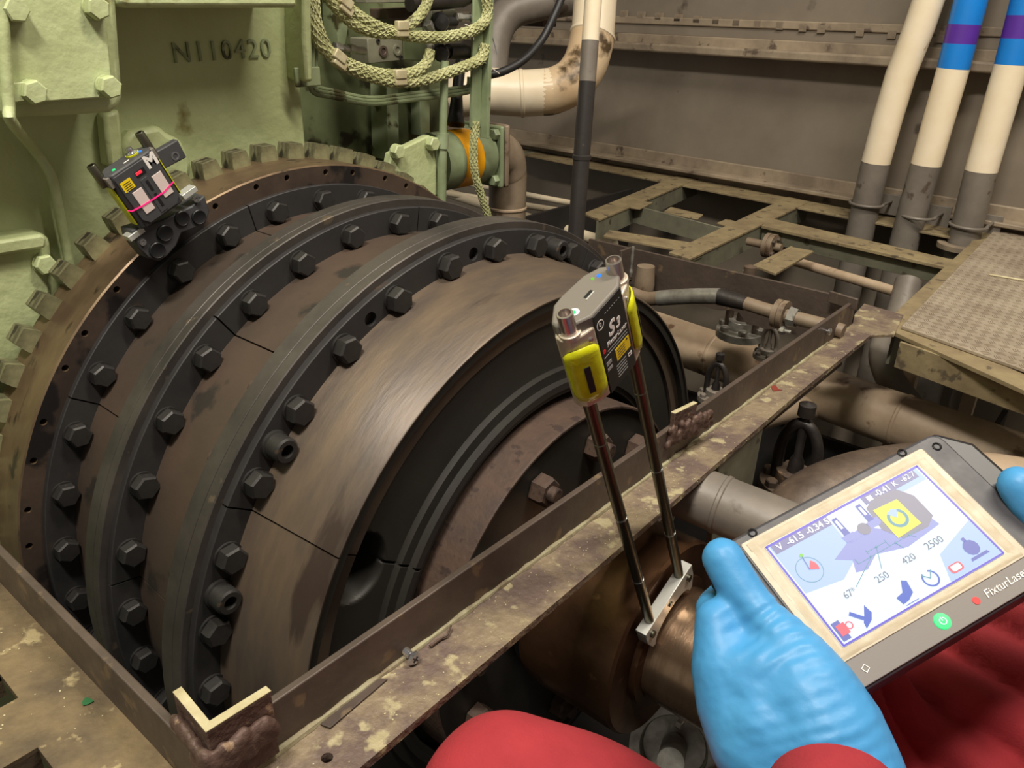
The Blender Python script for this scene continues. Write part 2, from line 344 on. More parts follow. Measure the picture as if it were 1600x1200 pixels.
# sleeves between the flanges
ringseg('sleeve', [(-0.219, .36), (-0.219, .428), (-0.3605, .424), (-0.3605, .36)], SE2, 'sleeve')
ringseg('sleeve', [(-0.405, .36), (-0.405, .430), (-0.526, .430), (-0.526, .36)], SE1, 'sleeve')
# barrel
ringseg('barrel_segment', [(-0.171, .37), (-0.171, .4285), (-0.0525, .4075), (-0.0505, .4060), (-0.0505, .4045), (-0.062, .4045), (-0.062, .37)], SE3, 'barrel')
# black annular face with pocket
mb = MB()
def facex(r, deg):
    if r > .4030: x = -0.0512
    elif r > .3925: x = -0.0530
    elif r > .305: x = -0.068 + 0.007 * (.392 - r) / .087
    elif r > .291: x = -0.053
    elif r > .2815: x = -0.043
    elif r > .274: x = -0.046
    else: x = -0.075
    d = ((deg - 150) / 6.8) ** 2 + ((r - .355) / .034) ** 2
    if d < 1 and r < .392: t_ = min(1, (1 - d) * 1.25); x -= 0.055 * t_ * t_ * (3 - 2 * t_)
    if .282 < r < .392 and abs(deg - 148.4) < .25 or .282 < r < .392 and abs(deg - 60) < .25: x -= .006
    return x
rr_ = [.4045, .4031, .4029, .3926, .3924] + [.391 - i * .0016 for i in range(46)] + [.3055, .3045, .2912, .2908, .2817, .2813, .2742, .2738, .255]
n = 960; q = []
for i in range(n):
    dg = 360 * i / n; a = math.radians(dg)
    for r in rr_: q.append((facex(r, dg), r * math.cos(a), r * math.sin(a)))
k = len(rr_); mb.add(q, [(i * k + p, ((i + 1) % n) * k + p, ((i + 1) % n) * k + p + 1, i * k + p + 1) for i in range(n) for p in range(k - 1)])
part('end_face', mb, 'blackface', cp, sm=50)
ringseg('inner_hub_rim', [(-0.07, .256), (-0.07, .262), (-0.003, .262), (-0.001, .2605), (-0.001, .258), (-0.004, .2575), (-0.004, .256)], None, 'rust', n=160)
part('inner_hub_disc', MB().rev([(-0.003, .258), (-0.006, .256), (-0.006, .12), (0.0, .115), (0.0, .0001)], (0, 0, 0), X1, 120, u=Y1), 'blackface', cp)
# bolts
bm24 = hexhead(.0275, .0135, washer=.0165).mesh('flange_bolt', K['boltm'], 30)
bmR = hexhead(.0275, .0135, .012, .009, .0165).mesh('flange_nut', K['rust'], 30)
A3 = [186, 175.3, 165.3, 154.3, 143.4, 132.1, 121.0, 109.7, 98.4, 87.7, 76.6, 65.8, 54.8] + [54.8 - 11.25 * i for i in range(1, 20)]
A2 = [196.8, 185.8, 175.6, 164.7, 153.4, 142.6, 131.4, 119.8, 108.8, 97.6, 86.4, 76.2, 65.2] + [65.2 - 11.25 * i for i in range(1, 19)]
A1 = [195, 184.4, 173.8, 163.3, 152.6, 141.8, 130.7, 119.8, 109.0, 98.1, 87.2, 76.4, 65.4] + [65.4 - 11.25 * i for i in range(1, 19)]
for (x, R_, AA, nm) in ((-0.171, .440, A3, 3), (-0.3605, .439, A2, 2), (-0.526, .4465, A1, 1)):
    for t in AA: link('flange_bolt', bm24, cp, place(x, R_, t, random.uniform(0, 60)))
nut = hexhead(.026, .014, .012, .009).mesh('rear_nut', K['rust'], 30)
for (x, AA) in ((-0.219, A3), (-0.405, A2)):
    for t in AA: link('rear_nut', nut, cp, place(x, .443, t, random.uniform(0, 60)) @ M.Rotation(PI, 4, 'Z'))
sk = MB(); sk.rev([(0, .0001), (0, .0165), (.004, .0165), (.005, .0145), (.022, .0145), (.024, .0125), (.024, .0075), (.012, .0065), (.012, .0001)], (0, 0, 0), X1, 24)
skm = sk.mesh('socket_plug', K['boltm'])
for t in (159.9, 137.7, 71.3): link('socket_plug', skm, cp, place(-0.171, .440, t))
# inner hub bolts, castellated with rust
ib = hexhead(.034, .020, .010, .010).mesh('hub_bolt', K['rust'], 30)
for t in (112, 81, 143, 174, 50, 19, 205, 236, 267, 298, 329, -2): link('hub_bolt', ib, cp, place(-0.005, .212, t, 12))

# ================================================================ SHAFT
sh = thing('propeller_shaft', 'thick brown polished steel shaft with wide hub running out under the front coaming', 'shaft', (0.3, 0, -0.13))
part('shaft_hub', MB().rev([(0.01, .115), (0.012, .128), (0.03, .131), (0.146, .131), (0.150, .128), (0.150, .0001)], (0, 0, 0), X1, 96, u=Y1), 'hub', sh)
part('shaft_bar', MB().rev([(0.15, .0755), (.50, .0755), (.50, .0001)], (0, 0, 0), X1, 96, u=Y1), 'shiny', sh)
part('collar', MB().rev([(0.150, .076), (0.150, .088), (0.158, .088), (0.160, .076)], (0, 0, 0), X1, 64, u=Y1), 'hub', sh)
pp = V((0.085, .131 * math.cos(math.radians(80)), .131 * math.sin(math.radians(80))))
nn = V((0, pp.y, pp.z)).normalized()
part('hub_plug', MB().rev([(-.002, .007), (.0008, .007), (.0008, .0048), (-.001, .004), (-.001, .0001)], pp, nn, 20), 'ring', sh)

# ================================================================ SHAFT BRACKET with rods
XB = 0.162
rA = P(1015, 970, 'x', XB); rB = P(1060, 895, 'x', XB); tA = P(885, 500, 'x', XB); tB = P(960, 416, 'x', XB)
wv = ((tA - rA).normalized() + (tB - rB).normalized()).normalized(); uv = (rB - rA); uv = (uv - wv * uv.dot(wv)).normalized(); nv = V(X1)
mid = (rA + rB) / 2; spc = (rB - rA).dot(uv)
rA = mid - uv * spc / 2; rB = mid + uv * spc / 2
br = thing('shaft_bracket', 'bright aluminium measuring bracket with two steel rods clamped on the brown shaft', 'bracket', mid - wv * 0.03)
Rb = M((tuple((uv.x, nv.x, wv.x)), (uv.y, nv.y, wv.y), (uv.z, nv.z, wv.z)))
def L3(u, n, w_): return mid + uv * u + nv * n + wv * w_
part('clamp_bar', MB().box(L3(0, 0, -.003), (spc + .038, .014, .006), Rb), 'alu', br, .0006)
hp = []
for i in range(13):
    a = PI * i / 12; hp.append((-.044 * math.cos(a), -.034 + .014 * math.sin(a)))
vb = [(-spc / 2 - .019, -.006), (-spc / 2 - .019, -.022), (-.046, -.04)] + [(-.040 * math.cos(PI * i / 12), -.042 + .020 * math.sin(PI * i / 12)) for i in range(13)] + [(.046, -.04), (spc / 2 + .019, -.022), (spc / 2 + .019, -.006)]
part('v_block', MB().prism([L3(a_, -.0065, b__) for a_, b__ in vb], nv * .013), 'alu', br, .0006)
for ss in (-1, 1):
    part('cap_screw', MB().rev([(0, .0045), (.003, .0045), (.003, .0001)], L3(ss * (spc / 2 + .008), .0065, -.014), nv, 14), 'chrome', br)
part('cap_screw', MB().rev([(0, .0035), (.002, .0035), (.002, .0001)], L3(0, .0065, -.012), nv, 14), 'chrome', br)
HR = (tA - rA).dot(wv)
for ss in (-1, 1):
    b0 = mid + uv * ss * spc / 2 + wv * -.002
    prof = []; h = 0; top = .440
    seg = [0, .090, .205, .32, top]
    rod = part('rod', MB().rev([(0, .0001), (0, .0060), (seg[1] - .001, .0060), (seg[1] - .0006, .0052), (seg[1] + .0006, .0052), (seg[1] + .001, .0060), (seg[2] - .001, .0060), (seg[2] - .0006, .0052), (seg[2] + .0006, .0052), (seg[2] + .001, .0060), (seg[3] - .001, .0060), (seg[3], .0052), (seg[3] + .001, .0060), (seg[4], .0060), (seg[4], .0001)], b0, wv, 24), 'chrome', br)
    for sgm in seg[1:3]:
        part('joint_ring', MB().rev([(-.0008, .0053), (-.0008, .0064), (.0008, .0064), (.0008, .0053)], b0 + wv * sgm, wv, 24, closed=True), 'steel', rod)

# ================================================================ S3 SENSOR on the rods
S3 = thing('laser_sensor', 'silver and black laser alignment sensor marked S3 with yellow side windows on rods', 'sensor', tA * .5 + tB * .5 - wv * .11)
zt = .457; zb = .372          # top and bottom of the body
def inv_plane(px, py, wz):                    # (u, n) of a pixel on the plane w = wz
    r = ray(px, py); o = mid + wv * wz; t = (o - CAM).dot(wv) / r.dot(wv); p = CAM + r * t; return ((p - mid).dot(uv), (p - mid).dot(nv))
def S(u, n, w_): return mid + uv * u + nv * n + wv * w_
hw = spc / 2
# plan outlines (u, n)
core = [(-.0190, .0125), (.0190, .0125), (.0300, .0060), (.0375, -.0080), (.0340, -.0150), (.0200, -.0220), (-.0080, -.0245), (-.0200, -.0235), (-.0370, -.0130), (-.0400, -.0060), (-.0300, .0060)]
part('body', MB().prism([S(a_, b__, zb + .010) for a_, b__ in core], wv * (zt - zb - .010)), 'dev_grey', S3, .0018)
part('back_label', MB().prism([S(a_, .0128, b__) for a_, b__ in ((-.0190, zb), (.0190, zb), (.0193, zt - .0015), (-.0193, zt - .0015))], nv * .0010), 'dev_black', S3, .0005)
for ss in (-1, 1):
    cap = [(ss * .0197, .0135), (ss * .0310, .0105), (ss * .0405, .0050), (ss * .0432, -.0020), (ss * .0415, -.0090), (ss * .0330, -.0150), (ss * .0240, -.0160), (ss * .0200, .0060)]
    c_ = part('end_cap', MB().prism([S(a_, b__, zb) for a_, b__ in cap], wv * (zt - zb - .010)), 'dev_silver', S3, .0014)
    part('rod_boss', MB().rev([(0, .0090), (.004, .0090), (.0045, .0085), (.0045, .0001)], S(ss * hw, 0, zt - .012), wv, 24), 'dev_silver', c_, .0005)
    # bulged yellow window wrapping the end
    cols = [(.0215, .0138), (.0255, .0142), (.0310, .0128), (.0360, .0100), (.0405, .0062), (.0437, .0010), (.0436, -.0040)]
    q = []; nz_ = 9
    for j in range(nz_):
        tt = j / (nz_ - 1) * 2 - 1
        for i_, (uu, n_) in enumerate(cols):
            sq = 1 - .10 * abs(tt) ** 3; edge_ = (1 - abs(tt) ** 6) * (1 if 0 < i_ < len(cols) - 1 else .1)
            shr = 1 - .25 * (abs(i_ - 3) / 3) ** 3
            q.append(S(ss * (uu + .0016 * edge_ * (i_ / 6)), n_ + .0016 * edge_ * (1 - i_ / 6), zb + .036 + tt * .0285 * shr))
    m_ = len(cols); wn = part('window', MB().add(q, [(j * m_ + i_, j * m_ + i_ + 1, (j + 1) * m_ + i_ + 1, (j + 1) * m_ + i_) for j in range(nz_ - 1) for i_ in range(m_ - 1)]), 'dev_yellow', c_, sm=60)
    sd = wn.modifiers.new('s', 'SOLIDIFY'); sd.thickness = .0012; sd.offset = 0
    q = [S(ss * uu, n_, zz_) for uu, n_, zz_ in ((.0350, .0128, zb + .018), (.0395, .0098, zb + .018), (.0395, .0098, zb + .046), (.0350, .0128, zb + .046))]
    part('aperture', MB().prism(q, (uv * ss * .5 + nv * .86) * .0006), 'dev_black', wn)
    part('cap_stud', MB().rev([(-.001, .0020), (.0008, .0020), (.001, .0001)], S(ss * .026, .0122, zt - .019), (uv * ss * .3 + nv * .95), 12), 'steel', c_)
    b0 = S(ss * hw, 0, zt - .014)
    part('threaded_socket', MB().rev([(0, .0066), (.0245, .0066), (.025, .0062), (.025, .0050), (.021, .0046), (.019, .0050), (.017, .0046), (.015, .0046), (.015, .0001)], b0, wv, 24), 'socket', S3)
tp = zt + .0004
def topdisc(px, py, r, m, nm, h=.0006):
    u_, n_ = inv_plane(px, py, zt); return part(nm, MB().rev([(0, r), (h, r), (h, .0001)], S(u_, n_, zt), wv, 18), m, S3)
topdisc(936, 431, .0018, 'e_ledblue', 'status_light'); topdisc(926, 436, .0014, 'e_lime', 'status_light')
topdisc(897, 489, .0045, 'white', 'power_button', .001); topdisc(896, 490, .0022, 'e_green', 'power_symbol', .0014)
u_, n_ = inv_plane(920, 460, zt)
part('charge_port', MB().box(S(u_, n_, zt), (.010, .004, .001), Rb), 'dev_black', S3, .0005)
part('port_rim', MB().box(S(u_ - .001, n_ + .0022, zt + .0003), (.011, .0012, .001), Rb), 'alu', S3)
LN = .0139; lf = lambda u_, w_: frame(S(u_, LN, w_), uv, wv)
# the +n face is seen from +n: text x axis runs along the bar
zz = zt - zb
def rotf(u_, w_, a=0): return lf(u_, w_) @ M.Rotation(a, 4, 'Z')
text('S', .0175, 'white', lf(-.0030, zb + zz * .68), S3, shear=.35, bold=.0006)
text('3', .0120, 'white', lf(.0065, zb + zz * .665), S3, shear=.35, bold=.0004)
text('FixturLaser', .0062, 'white', lf(.0025, zb + zz * .555), S3, shear=.3)
part('label_mark', MB().rev([(0, .0020), (.0002, .0020), (.0002, .0001)], S(-.0160, LN, zb + zz * .53), nv, 14), 'inkred', S3)
part('label_line', MB().box(S(.002, LN, zb + zz * .490), (.028, .0002, .0005), Rb), 'inkgrey', S3)
part('label_line', MB().box(S(-.001, LN, zb + zz * .455), (.034, .0002, .0006), Rb), 'inkgrey', S3)
part('ring_mark', MB().rev([(0, .0046), (.0002, .0046), (.0002, .0039), (0, .0039)], S(-.0135, LN, zb + zz * .84), nv, 28, closed=True), 'white', S3)
text('0', .0055, 'white', lf(-.0135, zb + zz * .84), S3)
for i in range(7): part('label_dash', MB().box(S(-.005 + i * .0032, LN, zb + zz * .90), (.0016, .0002, .0003), Rb), 'inkgrey', S3)
part('warning_label', MB().box(S(.0065, LN, zb + zz * .345), (.0200, .0003, .0125), Rb), 'labelyellow', S3)
for i in range(4): part('label_line', MB().box(S(.004, LN + .0002, zb + zz * .345 + .0038 - i * .0025), (.011, .0002, .0006), Rb), 'inkdark', S3)
part('triangle_mark', MB().prism([S(.0115, LN, zb + zz * .39), S(.0145, LN, zb + zz * .39), S(.0130, LN, zb + zz * .42)], nv * .0003), 'inkdark', S3)
for i in range(5): part('label_line', MB().box(S(.001, LN, zb + zz * (.22 - .035 * i)), (.014, .0002, .0005), Rb), 'inkgrey', S3)
text('CE', .0050, 'white', lf(.0135, zb + zz * .19), S3)
part('label_box', MB().box(S(-.0135, LN, zb + zz * .36), (.007, .0002, .0036), Rb), 'inkgrey', S3)
part('label_box', MB().box(S(-.0135, LN, zb + zz * .29), (.007, .0002, .0028), Rb), 'inkgrey', S3)

# ================================================================ M SENSOR on gear rim
XM = -0.47
c1, c2, c3, c4 = [P(*q, 'x', XM) for q in ((167, 279), (238, 231), (291, 312), (225, 360))]
mc = (c1 + c2 + c3 + c4) / 4; mu = ((c2 - c1) + (c3 - c4)).normalized(); mw_ = V(X1).cross(mu); mw_ = mw_ if mw_.z > 0 else -mw_
MW, MH = .066, .074
ms = thing('laser_sensor', 'black laser sensor marked M with pink laser line held on the gear rim', 'sensor', mc - mw_ * MH / 2)
def SM(u, n, w_): return mc + mu * u + V((n, 0, 0)) + mw_ * w_
Rmm = M(((mu.x, 1, mw_.x), (mu.y, 0, mw_.y), (mu.z, 0, mw_.z)))
hW, hH = MW / 2, MH / 2
part('body', MB().prism([SM(a_, b__, -hH) for a_, b__ in ((-hW + .006, 0), (hW - .006, 0), (hW, -.006), (hW, -.022), (hW - .012, -.032), (-hW + .012, -.032), (-hW, -.022), (-hW, -.006))], mw_ * MH), 'dev_dark', ms, .002)
fr_ = part('front_panel', MB().prism([SM(a_, .0, b__) for a_, b__ in ((-hW + .005, -hH + .012), (-hW + .012, -hH + .003), (hW - .012, -hH + .003), (hW - .004, -hH + .012), (hW - .004, hH - .003), (-hW + .005, hH - .003))], V((.002, 0, 0))), 'dev_dark', ms, .0008)
part('channel', MB().box(SM(.002, .0022, -.008), (.010, .001, .046), Rmm), 'dev_dark', ms, .0003)
part('aperture', MB().box(SM(.0035, .0028, .004), (.0035, .0006, .014), Rmm), 'dev_black', ms)
part('aperture', MB().box(SM(.0035, .0028, -.016), (.0035, .0006, .018), Rmm), 'dev_black', ms)
for ss, w0 in ((-1, -.007), (1, -.004)):
    part('diffuser', MB().box(SM(ss * .0155 + .0025, .0023, w0), (.0135, .0012, .030), Rmm), 'pinkwhite', ms, .0003)
lp_ = [P(a_, b_, 'x', XM + .0032) for a_, b_ in ((199, 329), (206, 330), (222, 322), (238, 312), (256, 300), (271, 284))]
q = [p + mw_ * .0008 for p in lp_] + [p - mw_ * .0008 for p in reversed(lp_)]
part('laser_line', MB().prism(q, V((.0004, 0, 0))), 'e_laser', ms, sm=0)
part('indicator_slot', MB().box(SM(.003, .0022, .0225), (.013, .0008, .007), Rmm), 'dev_black', ms)
part('indicator_light', MB().box(SM(.001, .0026, .0232), (.0085, .0008, .0035), Rmm), 'e_ledred', ms, .0003)
part('warning_label', MB().box(SM(-.0185, .0022, .0185), (.0145, .0006, .0125), Rmm), 'labelyellow', ms)
for i in range(4): part('label_line', MB().box(SM(-.0185, .0026, .0215 - i * .0025), (.010, .0004, .0007), Rmm), 'inkdark', ms)
text('M', .021, 'white', frame(SM(.022, .0022, .0265), mu, mw_), ms, bold=.0009)
for ss in (-1, 1):
    part('side_window', MB().prism([SM(ss * (hW + .0004), b__, -hH + .008) for b__ in (-.004, -.022)] + [SM(ss * (hW + .0022), b__, -hH + .008) for b__ in (-.020, -.006)], mw_ * (MH - .022)), 'dev_yellow', ms, .0005)
    part('side_rail', MB().box(SM(ss * (hW - .0005), -.012, hH - .008), (.005, .020, .014), Rmm), 'dev_grey', ms, .0008)
part('front_screw', MB().rev([(0, .0008), (.0006, .0008), (.0006, .0001)], SM(-hW + .010, .002, .012), V(X1), 8), 'inkgrey', ms)
# two socket posts at the top
for ss, px in ((-1, (142, 258)), (1, (213, 210))):
    top = P(px[0], px[1], 'x', XM - .016); u_ = (top - mc).dot(mu)
    b0 = SM(ss * (hW + .002), -.016, hH - .012)
    part('rod', MB().rev([(0, .0056), ((top - b0).length - .001, .0056), ((top - b0).length, .0050), ((top - b0).length, .0034), ((top - b0).length - .006, .0030), ((top - b0).length - .006, .0001)], b0, mw_, 20), 'chrome', ms)
kp = SM(.014, -.018, hH)
part('thumb_knob', MB().rev([(0, .007), (.002, .0075), (.003, .0075), (.004, .004), (.008, .004), (.009, .0035), (.009, .0001)], kp, mw_, 14), 'steel', ms)
part('knob_ring', MB().rev([(.0, .0085), (.0015, .0085), (.0015, .0060), (0, .0060)], SM(.014, -.018, hH), mw_, 20, closed=True), 'dev_yellow', ms)
part('status_light', MB().rev([(0, .0022), (.0008, .0022), (.0008, .0001)], SM(-.018, -.010, hH), mw_, 14), 'e_green', ms)
part('status_light', MB().rev([(0, .0020), (.0008, .0020), (.0008, .0001)], SM(.022, -.012, hH), mw_, 14), 'e_ledblue', ms)
part('charge_port', MB().box(SM(.000, -.010, hH), (.008, .0015, .001), Rmm), 'white', ms)
# magnetic bracket under it
mg = thing('magnet_bracket', 'dark grey scalloped magnetic bracket with round magnets under the M sensor', 'bracket', P(270, 370, 'x', XM - .01))
XG = -0.485
def gpt(px, py, x=XG): return P(px, py, 'x', x)
outl = [(205, 360), (232, 352), (262, 340), (300, 322), (320, 305), (328, 330), (322, 350), (302, 358), (284, 364), (276, 384), (262, 400), (250, 408), (232, 404), (218, 388), (208, 372)]
part('bracket_plate', MB().prism([gpt(*q) for q in outl], V((-.030, 0, 0))), 'dev_dark', mg, .002)
for (px, py, r) in ((310, 339, .0098), (284, 341, .0098), (257, 364, .0105), (245, 391, .0105)):
    p = gpt(px, py); part('magnet', MB().rev([(-.001, .0001), (-.001, r), (.0022, r), (.003, r - .001), (.0022, r - .0022), (.0022, .0001)], p, V(X1), 26), 'dev_black', mg)
for (px, py) in ((305, 311), (222, 378)):
    p = gpt(px, py); part('cap_screw', MB().rev([(-.001, .0001), (-.001, .0042), (.003, .0042), (.003, .0022), (.001, .002), (.001, .0001)], p, V(X1), 16), 'steel', mg)
for (pa, pb) in (((290, 306), (306, 303)), ((204, 372), (226, 366))):
    p = (gpt(*pa) + gpt(*pb)) / 2; part('clamp_edge', MB().box(p + V((-.006, 0, 0)) + mw_ * .003, (.022, .016, .007), Rmm), 'alu', mg, .0005)
part('arm', MB().prism([gpt(*q, XG - .04) for q in ((243, 238), (278, 218), (292, 246), (262, 262), (252, 268))], V((-.012, 0, 0))), 'dev_dark', mg, .0015)
part('arm_hole', MB().rev([(0, .0055), (.0006, .0055), (.0006, .0035), (-.001, .003), (-.001, .0001)], gpt(274, 244, XG - .04), V(X1), 18), 'steel', mg)

# ================================================================ COAMING round the pit
XF = P(1330, 475, 'z', ZT).x; YL = P(255, 1100, 'z', ZT).y; YR = P(1335, 468, 'z', ZT).y; YL0 = P(0, 850, 'z', ZT).y
co = thing('pit_coaming', 'brown steel coaming strip welded round the coupling pit with dirty flange plates', 'frame', (0.0, YL, ZP - .06))
def slabz(name, px, z, th, m, par, b=.001): return part(name, MB().prism([P(a_, b_, 'z', z) for a_, b_ in px], V((0, 0, -th))), m, par, b)
part('front_coaming', MB().prism([(XF - .007, YL, ZP - .05), (XF, YL, ZP - .05), (XF, YR + .007, ZP - .05), (XF - .007, YR + .007, ZP - .05)], (0, 0, ZT - ZP + .05)), 'curb', co, .0012)
part('left_coaming', MB().prism([(-.62, YL0 - .012, ZP - .05), (XF, YL - .007, ZP - .05), (XF, YL, ZP - .05), (-.62, YL0 - .005, ZP - .05)], (0, 0, ZT - ZP + .05)), 'curb', co, .0012)
# right coaming with ragged cut lower edge
xr0 = P(914, 375, 'z', ZT).x; q = []; xs = [xr0 + i * ((XF - xr0) / 30) for i in range(31)]
for x in xs: q.append((x, YR, ZT))
for x in reversed(xs): q.append((x, YR, ZT - .075 - random.uniform(0, .010) - (.015 if x > -.1 else 0)))
part('right_coaming', MB().prism(q, (0, .007, 0)), 'curb', co, .0005)
lug = MB(); A = P(985, 385, 'y', YR)
lug.prism([(A.x, YR - .042, ZT + .004), (A.x + .006, YR - .042, ZT + .004), (A.x + .006, YR, ZT + .004), (A.x, YR, ZT + .004)], (0, 0, -.075)); part('lug', lug, 'curb', co, .001)
wl = MB(); rnd = random.Random(3)
wl.tube([(A.x + .008, YR - .002, ZT + .006 - i * .008) for i in range(10)], [.0035 + rnd.uniform(-.001, .001) for i in range(10)], 8); part('weld_bead', wl, 'galv', co)
# flange plates
xo = [P(*q_, 'z', ZP) for q_ in ((562, 1200), (700, 1083), (841, 964), (973, 852), (1120, 724), (1250, 612), (1365, 520))]
ff_ = part('front_flange', MB().prism([(XF, -1.0, ZP), (xo[0].x, -1.0, ZP)] + [tuple(p_) for p_ in xo] + [(XF, xo[-1].y + .02, ZP)], (0, 0, -.008)), 'flange', co)
p = P(511, 1184, 'z', ZP); boolcut(ff_, MB().cyl(p - V((0, 0, .02)), p + V((0, 0, .02)), .0045))
part('flange_web', MB().prism([(XF, -1.0, ZP - .008), (XF + .007, -1.0, ZP - .008), (XF + .007, .66, ZP - .008), (XF, .66, ZP - .008)], (0, 0, -.06)), 'curb', co, .001)
rnd = random.Random(5); seq = [V((XF + .001, YL + .02 + i * .0118, ZP + .0005)) for i in range(96)]
part('weld_bead', MB().tube(seq, [.003 + rnd.uniform(-.0012, .0014) for _ in seq], 8, smooth=1), 'crust', co)
# left deck plate with two cut-outs
def rect(a, b): return [(a[0], a[1], ZP), (b[0], a[1], ZP), (b[0], b[1], ZP), (a[0], b[1], ZP)]
h1 = [P(*q, 'z', ZP) for q in ((-40, 1045), (35, 1090))]; 
lp = MB()
e1 = P(36, 1092, 'z', ZP); e0_ = P(3, 1050, 'z', ZP); e2 = P(96, 1166, 'z', ZP)
hx0, hx1, hy = e0_.x, e1.x - .004, e1.y - .002
gx0, gy = e2.x - .012, e2.y - .012
yL = -1.05
lp.prism([(-.62, YL - .008, ZP), (-.62, yL, ZP), (hx0, yL, ZP), (hx0, YL - .008, ZP)], (0, 0, -.008))
lp.prism([(hx0, YL - .008, ZP), (hx0, hy, ZP), (hx1, hy, ZP), (hx1, YL - .008, ZP)], (0, 0, -.008))
lp.prism([(hx1, YL - .008, ZP), (hx1, yL, ZP), (gx0, yL, ZP), (gx0, YL - .008, ZP)], (0, 0, -.008))
lp.prism([(gx0, YL - .008, ZP), (gx0, gy, ZP), (XF, gy, ZP), (XF, YL - .008, ZP)], (0, 0, -.008))
part('left_plate', lp, 'plate', co)
for (a, b) in (((hx0 - .003, yL), (hx0, hy)), ((hx1, yL), (hx1 + .003, hy)), ((gx0 - .003, yL), (gx0, gy))):
    part('cutout_edge', MB().box(((a[0] + b[0]) / 2, (a[1] + b[1]) / 2, ZP - .014), (b[0] - a[0], abs(b[1] - a[1]), .020)), 'plate', co)
# corner stub with bright ground top edge
st = MB(); sA = P(270, 1083, 'z', ZT + .020); sB = P(322, 1146, 'z', ZT + .020); sC = P(424, 1081, 'z', ZT + .020)
d1 = (sB - sA); d2 = (sC - sB); t_ = .0065
inn = V((-1, 1, 0)).normalized()
L_ = [sA, sB, sC, sC + V((-t_, 0, 0)), sB + V((-t_, t_, 0)), sA + V((0, t_, 0))]
stub = part('corner_stub', MB().prism(L_, V((0, 0, -.06))), 'weld', co, .001)
part('ground_edge', MB().prism([p + V((0, 0, .0004)) for p in L_], V((0, 0, .0008))), 'edge', stub)
# ragged weld heap at the corner and along the stub
rnd = random.Random(11)
hb = MB()
for i in range(120):
    p = sA.lerp(sB, i / 60) if i < 61 else sB.lerp(sC, (i - 60) / 59)
    p = V((p.x + .002, p.y - .003, ZT - .004 + rnd.uniform(-.012, .005))); hb.ball(p + V((.001, -.001, 0)), .0043 + rnd.uniform(-.0015, .0013), (1, 1, 1.5), n=6)
o = part('weld_heap', hb, 'weld', co); md = o.modifiers.new('r', 'REMESH'); md.mode = 'VOXEL'; md.voxel_size = .0016; md.use_smooth_shade = True
md = o.modifiers.new('s', 'SMOOTH'); md.iterations = 8
# second stub near the sensor rods
s1 = P(1055, 647, 'z', ZT + .018); s2 = P(1090, 630, 'z', ZT + .018)
stb = part('edge_stub', MB().prism([s1, s2, s2 + V((-.006, 0, 0)), s1 + V((-.006, 0, 0))], V((0, 0, -.045))), 'weld', co, .0008)
part('ground_edge', MB().prism([s1, s2, s2 + V((-.006, 0, 0)), s1 + V((-.006, 0, 0))], V((0, 0, .0008))), 'edge', stb)
hb = MB()
for i in range(50):
    p = s1.lerp(s2, -.3 + i * .04); hb.ball(V((p.x + .003, p.y, ZT + .002 - rnd.uniform(0, .022))), .0045 + rnd.uniform(-.0015, .0012), (1, 1, 1.4), n=6)
o = part('weld_heap', hb, 'weld', co); md = o.modifiers.new('r', 'REMESH'); md.mode = 'VOXEL'; md.voxel_size = .0016; md.use_smooth_shade = True
md = o.modifiers.new('s', 'SMOOTH'); md.iterations = 8
# right corner: small upstand and ragged tab
q1 = P(1296, 455, 'z', ZT + .012); q2 = P(1340, 468, 'z', ZT + .010)
part('corner_tab', MB().prism([q1, q2, q2 + V((0, .006, 0)), q1 + V((0, .006, 0))], V((0, 0, -.020))), 'curb', co, .0008)
# deep web plate standing under the front flange
w1 = P(1138, 728, 'z', ZP - .01); w2 = P(1198, 668, 'z', ZP - .01)
part('support_plate', MB().prism([(w1.x - .012, w1.y, ZP - .01), (w1.x - .012, w2.y, ZP - .01), (w1.x - .012, w2.y - .02, -.3), (w1.x - .012, max(w1.y + .02, .16), -.3)], (-.008, 0, 0)), 'beamside', co, .001)
# small dark bolt hole in the flange
p = P(511, 1184, 'z', ZP); 0 and part('drilled_hole', MB().rev([(-.003, .0001), (-.003, .004), (.0004, .0052), (.0004, .0062), (-.0005, .0062)], p, (0, 0, 1), 20), 'dev_black', co)
# stiff strip lying by the coaming
strip = [P(500, 1133, 'z', ZP + .001), P(516, 1139, 'z', ZP + .001), P(606, 1062, 'z', ZP + .001), P(592, 1062, 'z', ZP + .001)]
solo('paint_flake', MB().prism(strip, V((0, 0, .0015))), 'curb', 'long brown peeled strip lying on the front flange near the corner', 'debris', b=.0004)

# loose screw leaning on the flange
scw = thing('machine_screw', 'steel cross head screw with threads lying on the front flange', 'screw', P(640, 1028, 'z', ZP))
a0_ = P(628, 1012, 'z', ZP + .006); a1_ = P(645, 1027, 'z', ZP + .007); ax = (a1_ - a0_).normalized()
part('screw_head', MB().rev([(0, .0030), (.0008, .0062), (.0022, .0062), (.0038, .0045), (.0042, .0001)], a1_, ax, 20), 'steel', scw)
prof = [(0, .0001), (0, .0028)]
for i in range(9): prof += [(i * .0022 + .0006, .0036), (i * .0022 + .0016, .0026)]
part('threaded_shank', MB().rev(prof + [((a1_ - a0_).length + .001, .0026)], a0_, ax, 14), 'steel', scw)
fr4 = frame(a1_ + ax * .0042, ax.orthogonal(), ax.cross(ax.orthogonal()))
mb = MB(); mb.box((0, 0, 0), (.006, .0012, .0008)); mb.box((0, 0, 0), (.0012, .006, .0008)); 
for i in range(len(mb.v)): mb.v[i] = tuple(fr4 @ V(mb.v[i]))
part('cross_slot', mb, 'inkdark', scw)
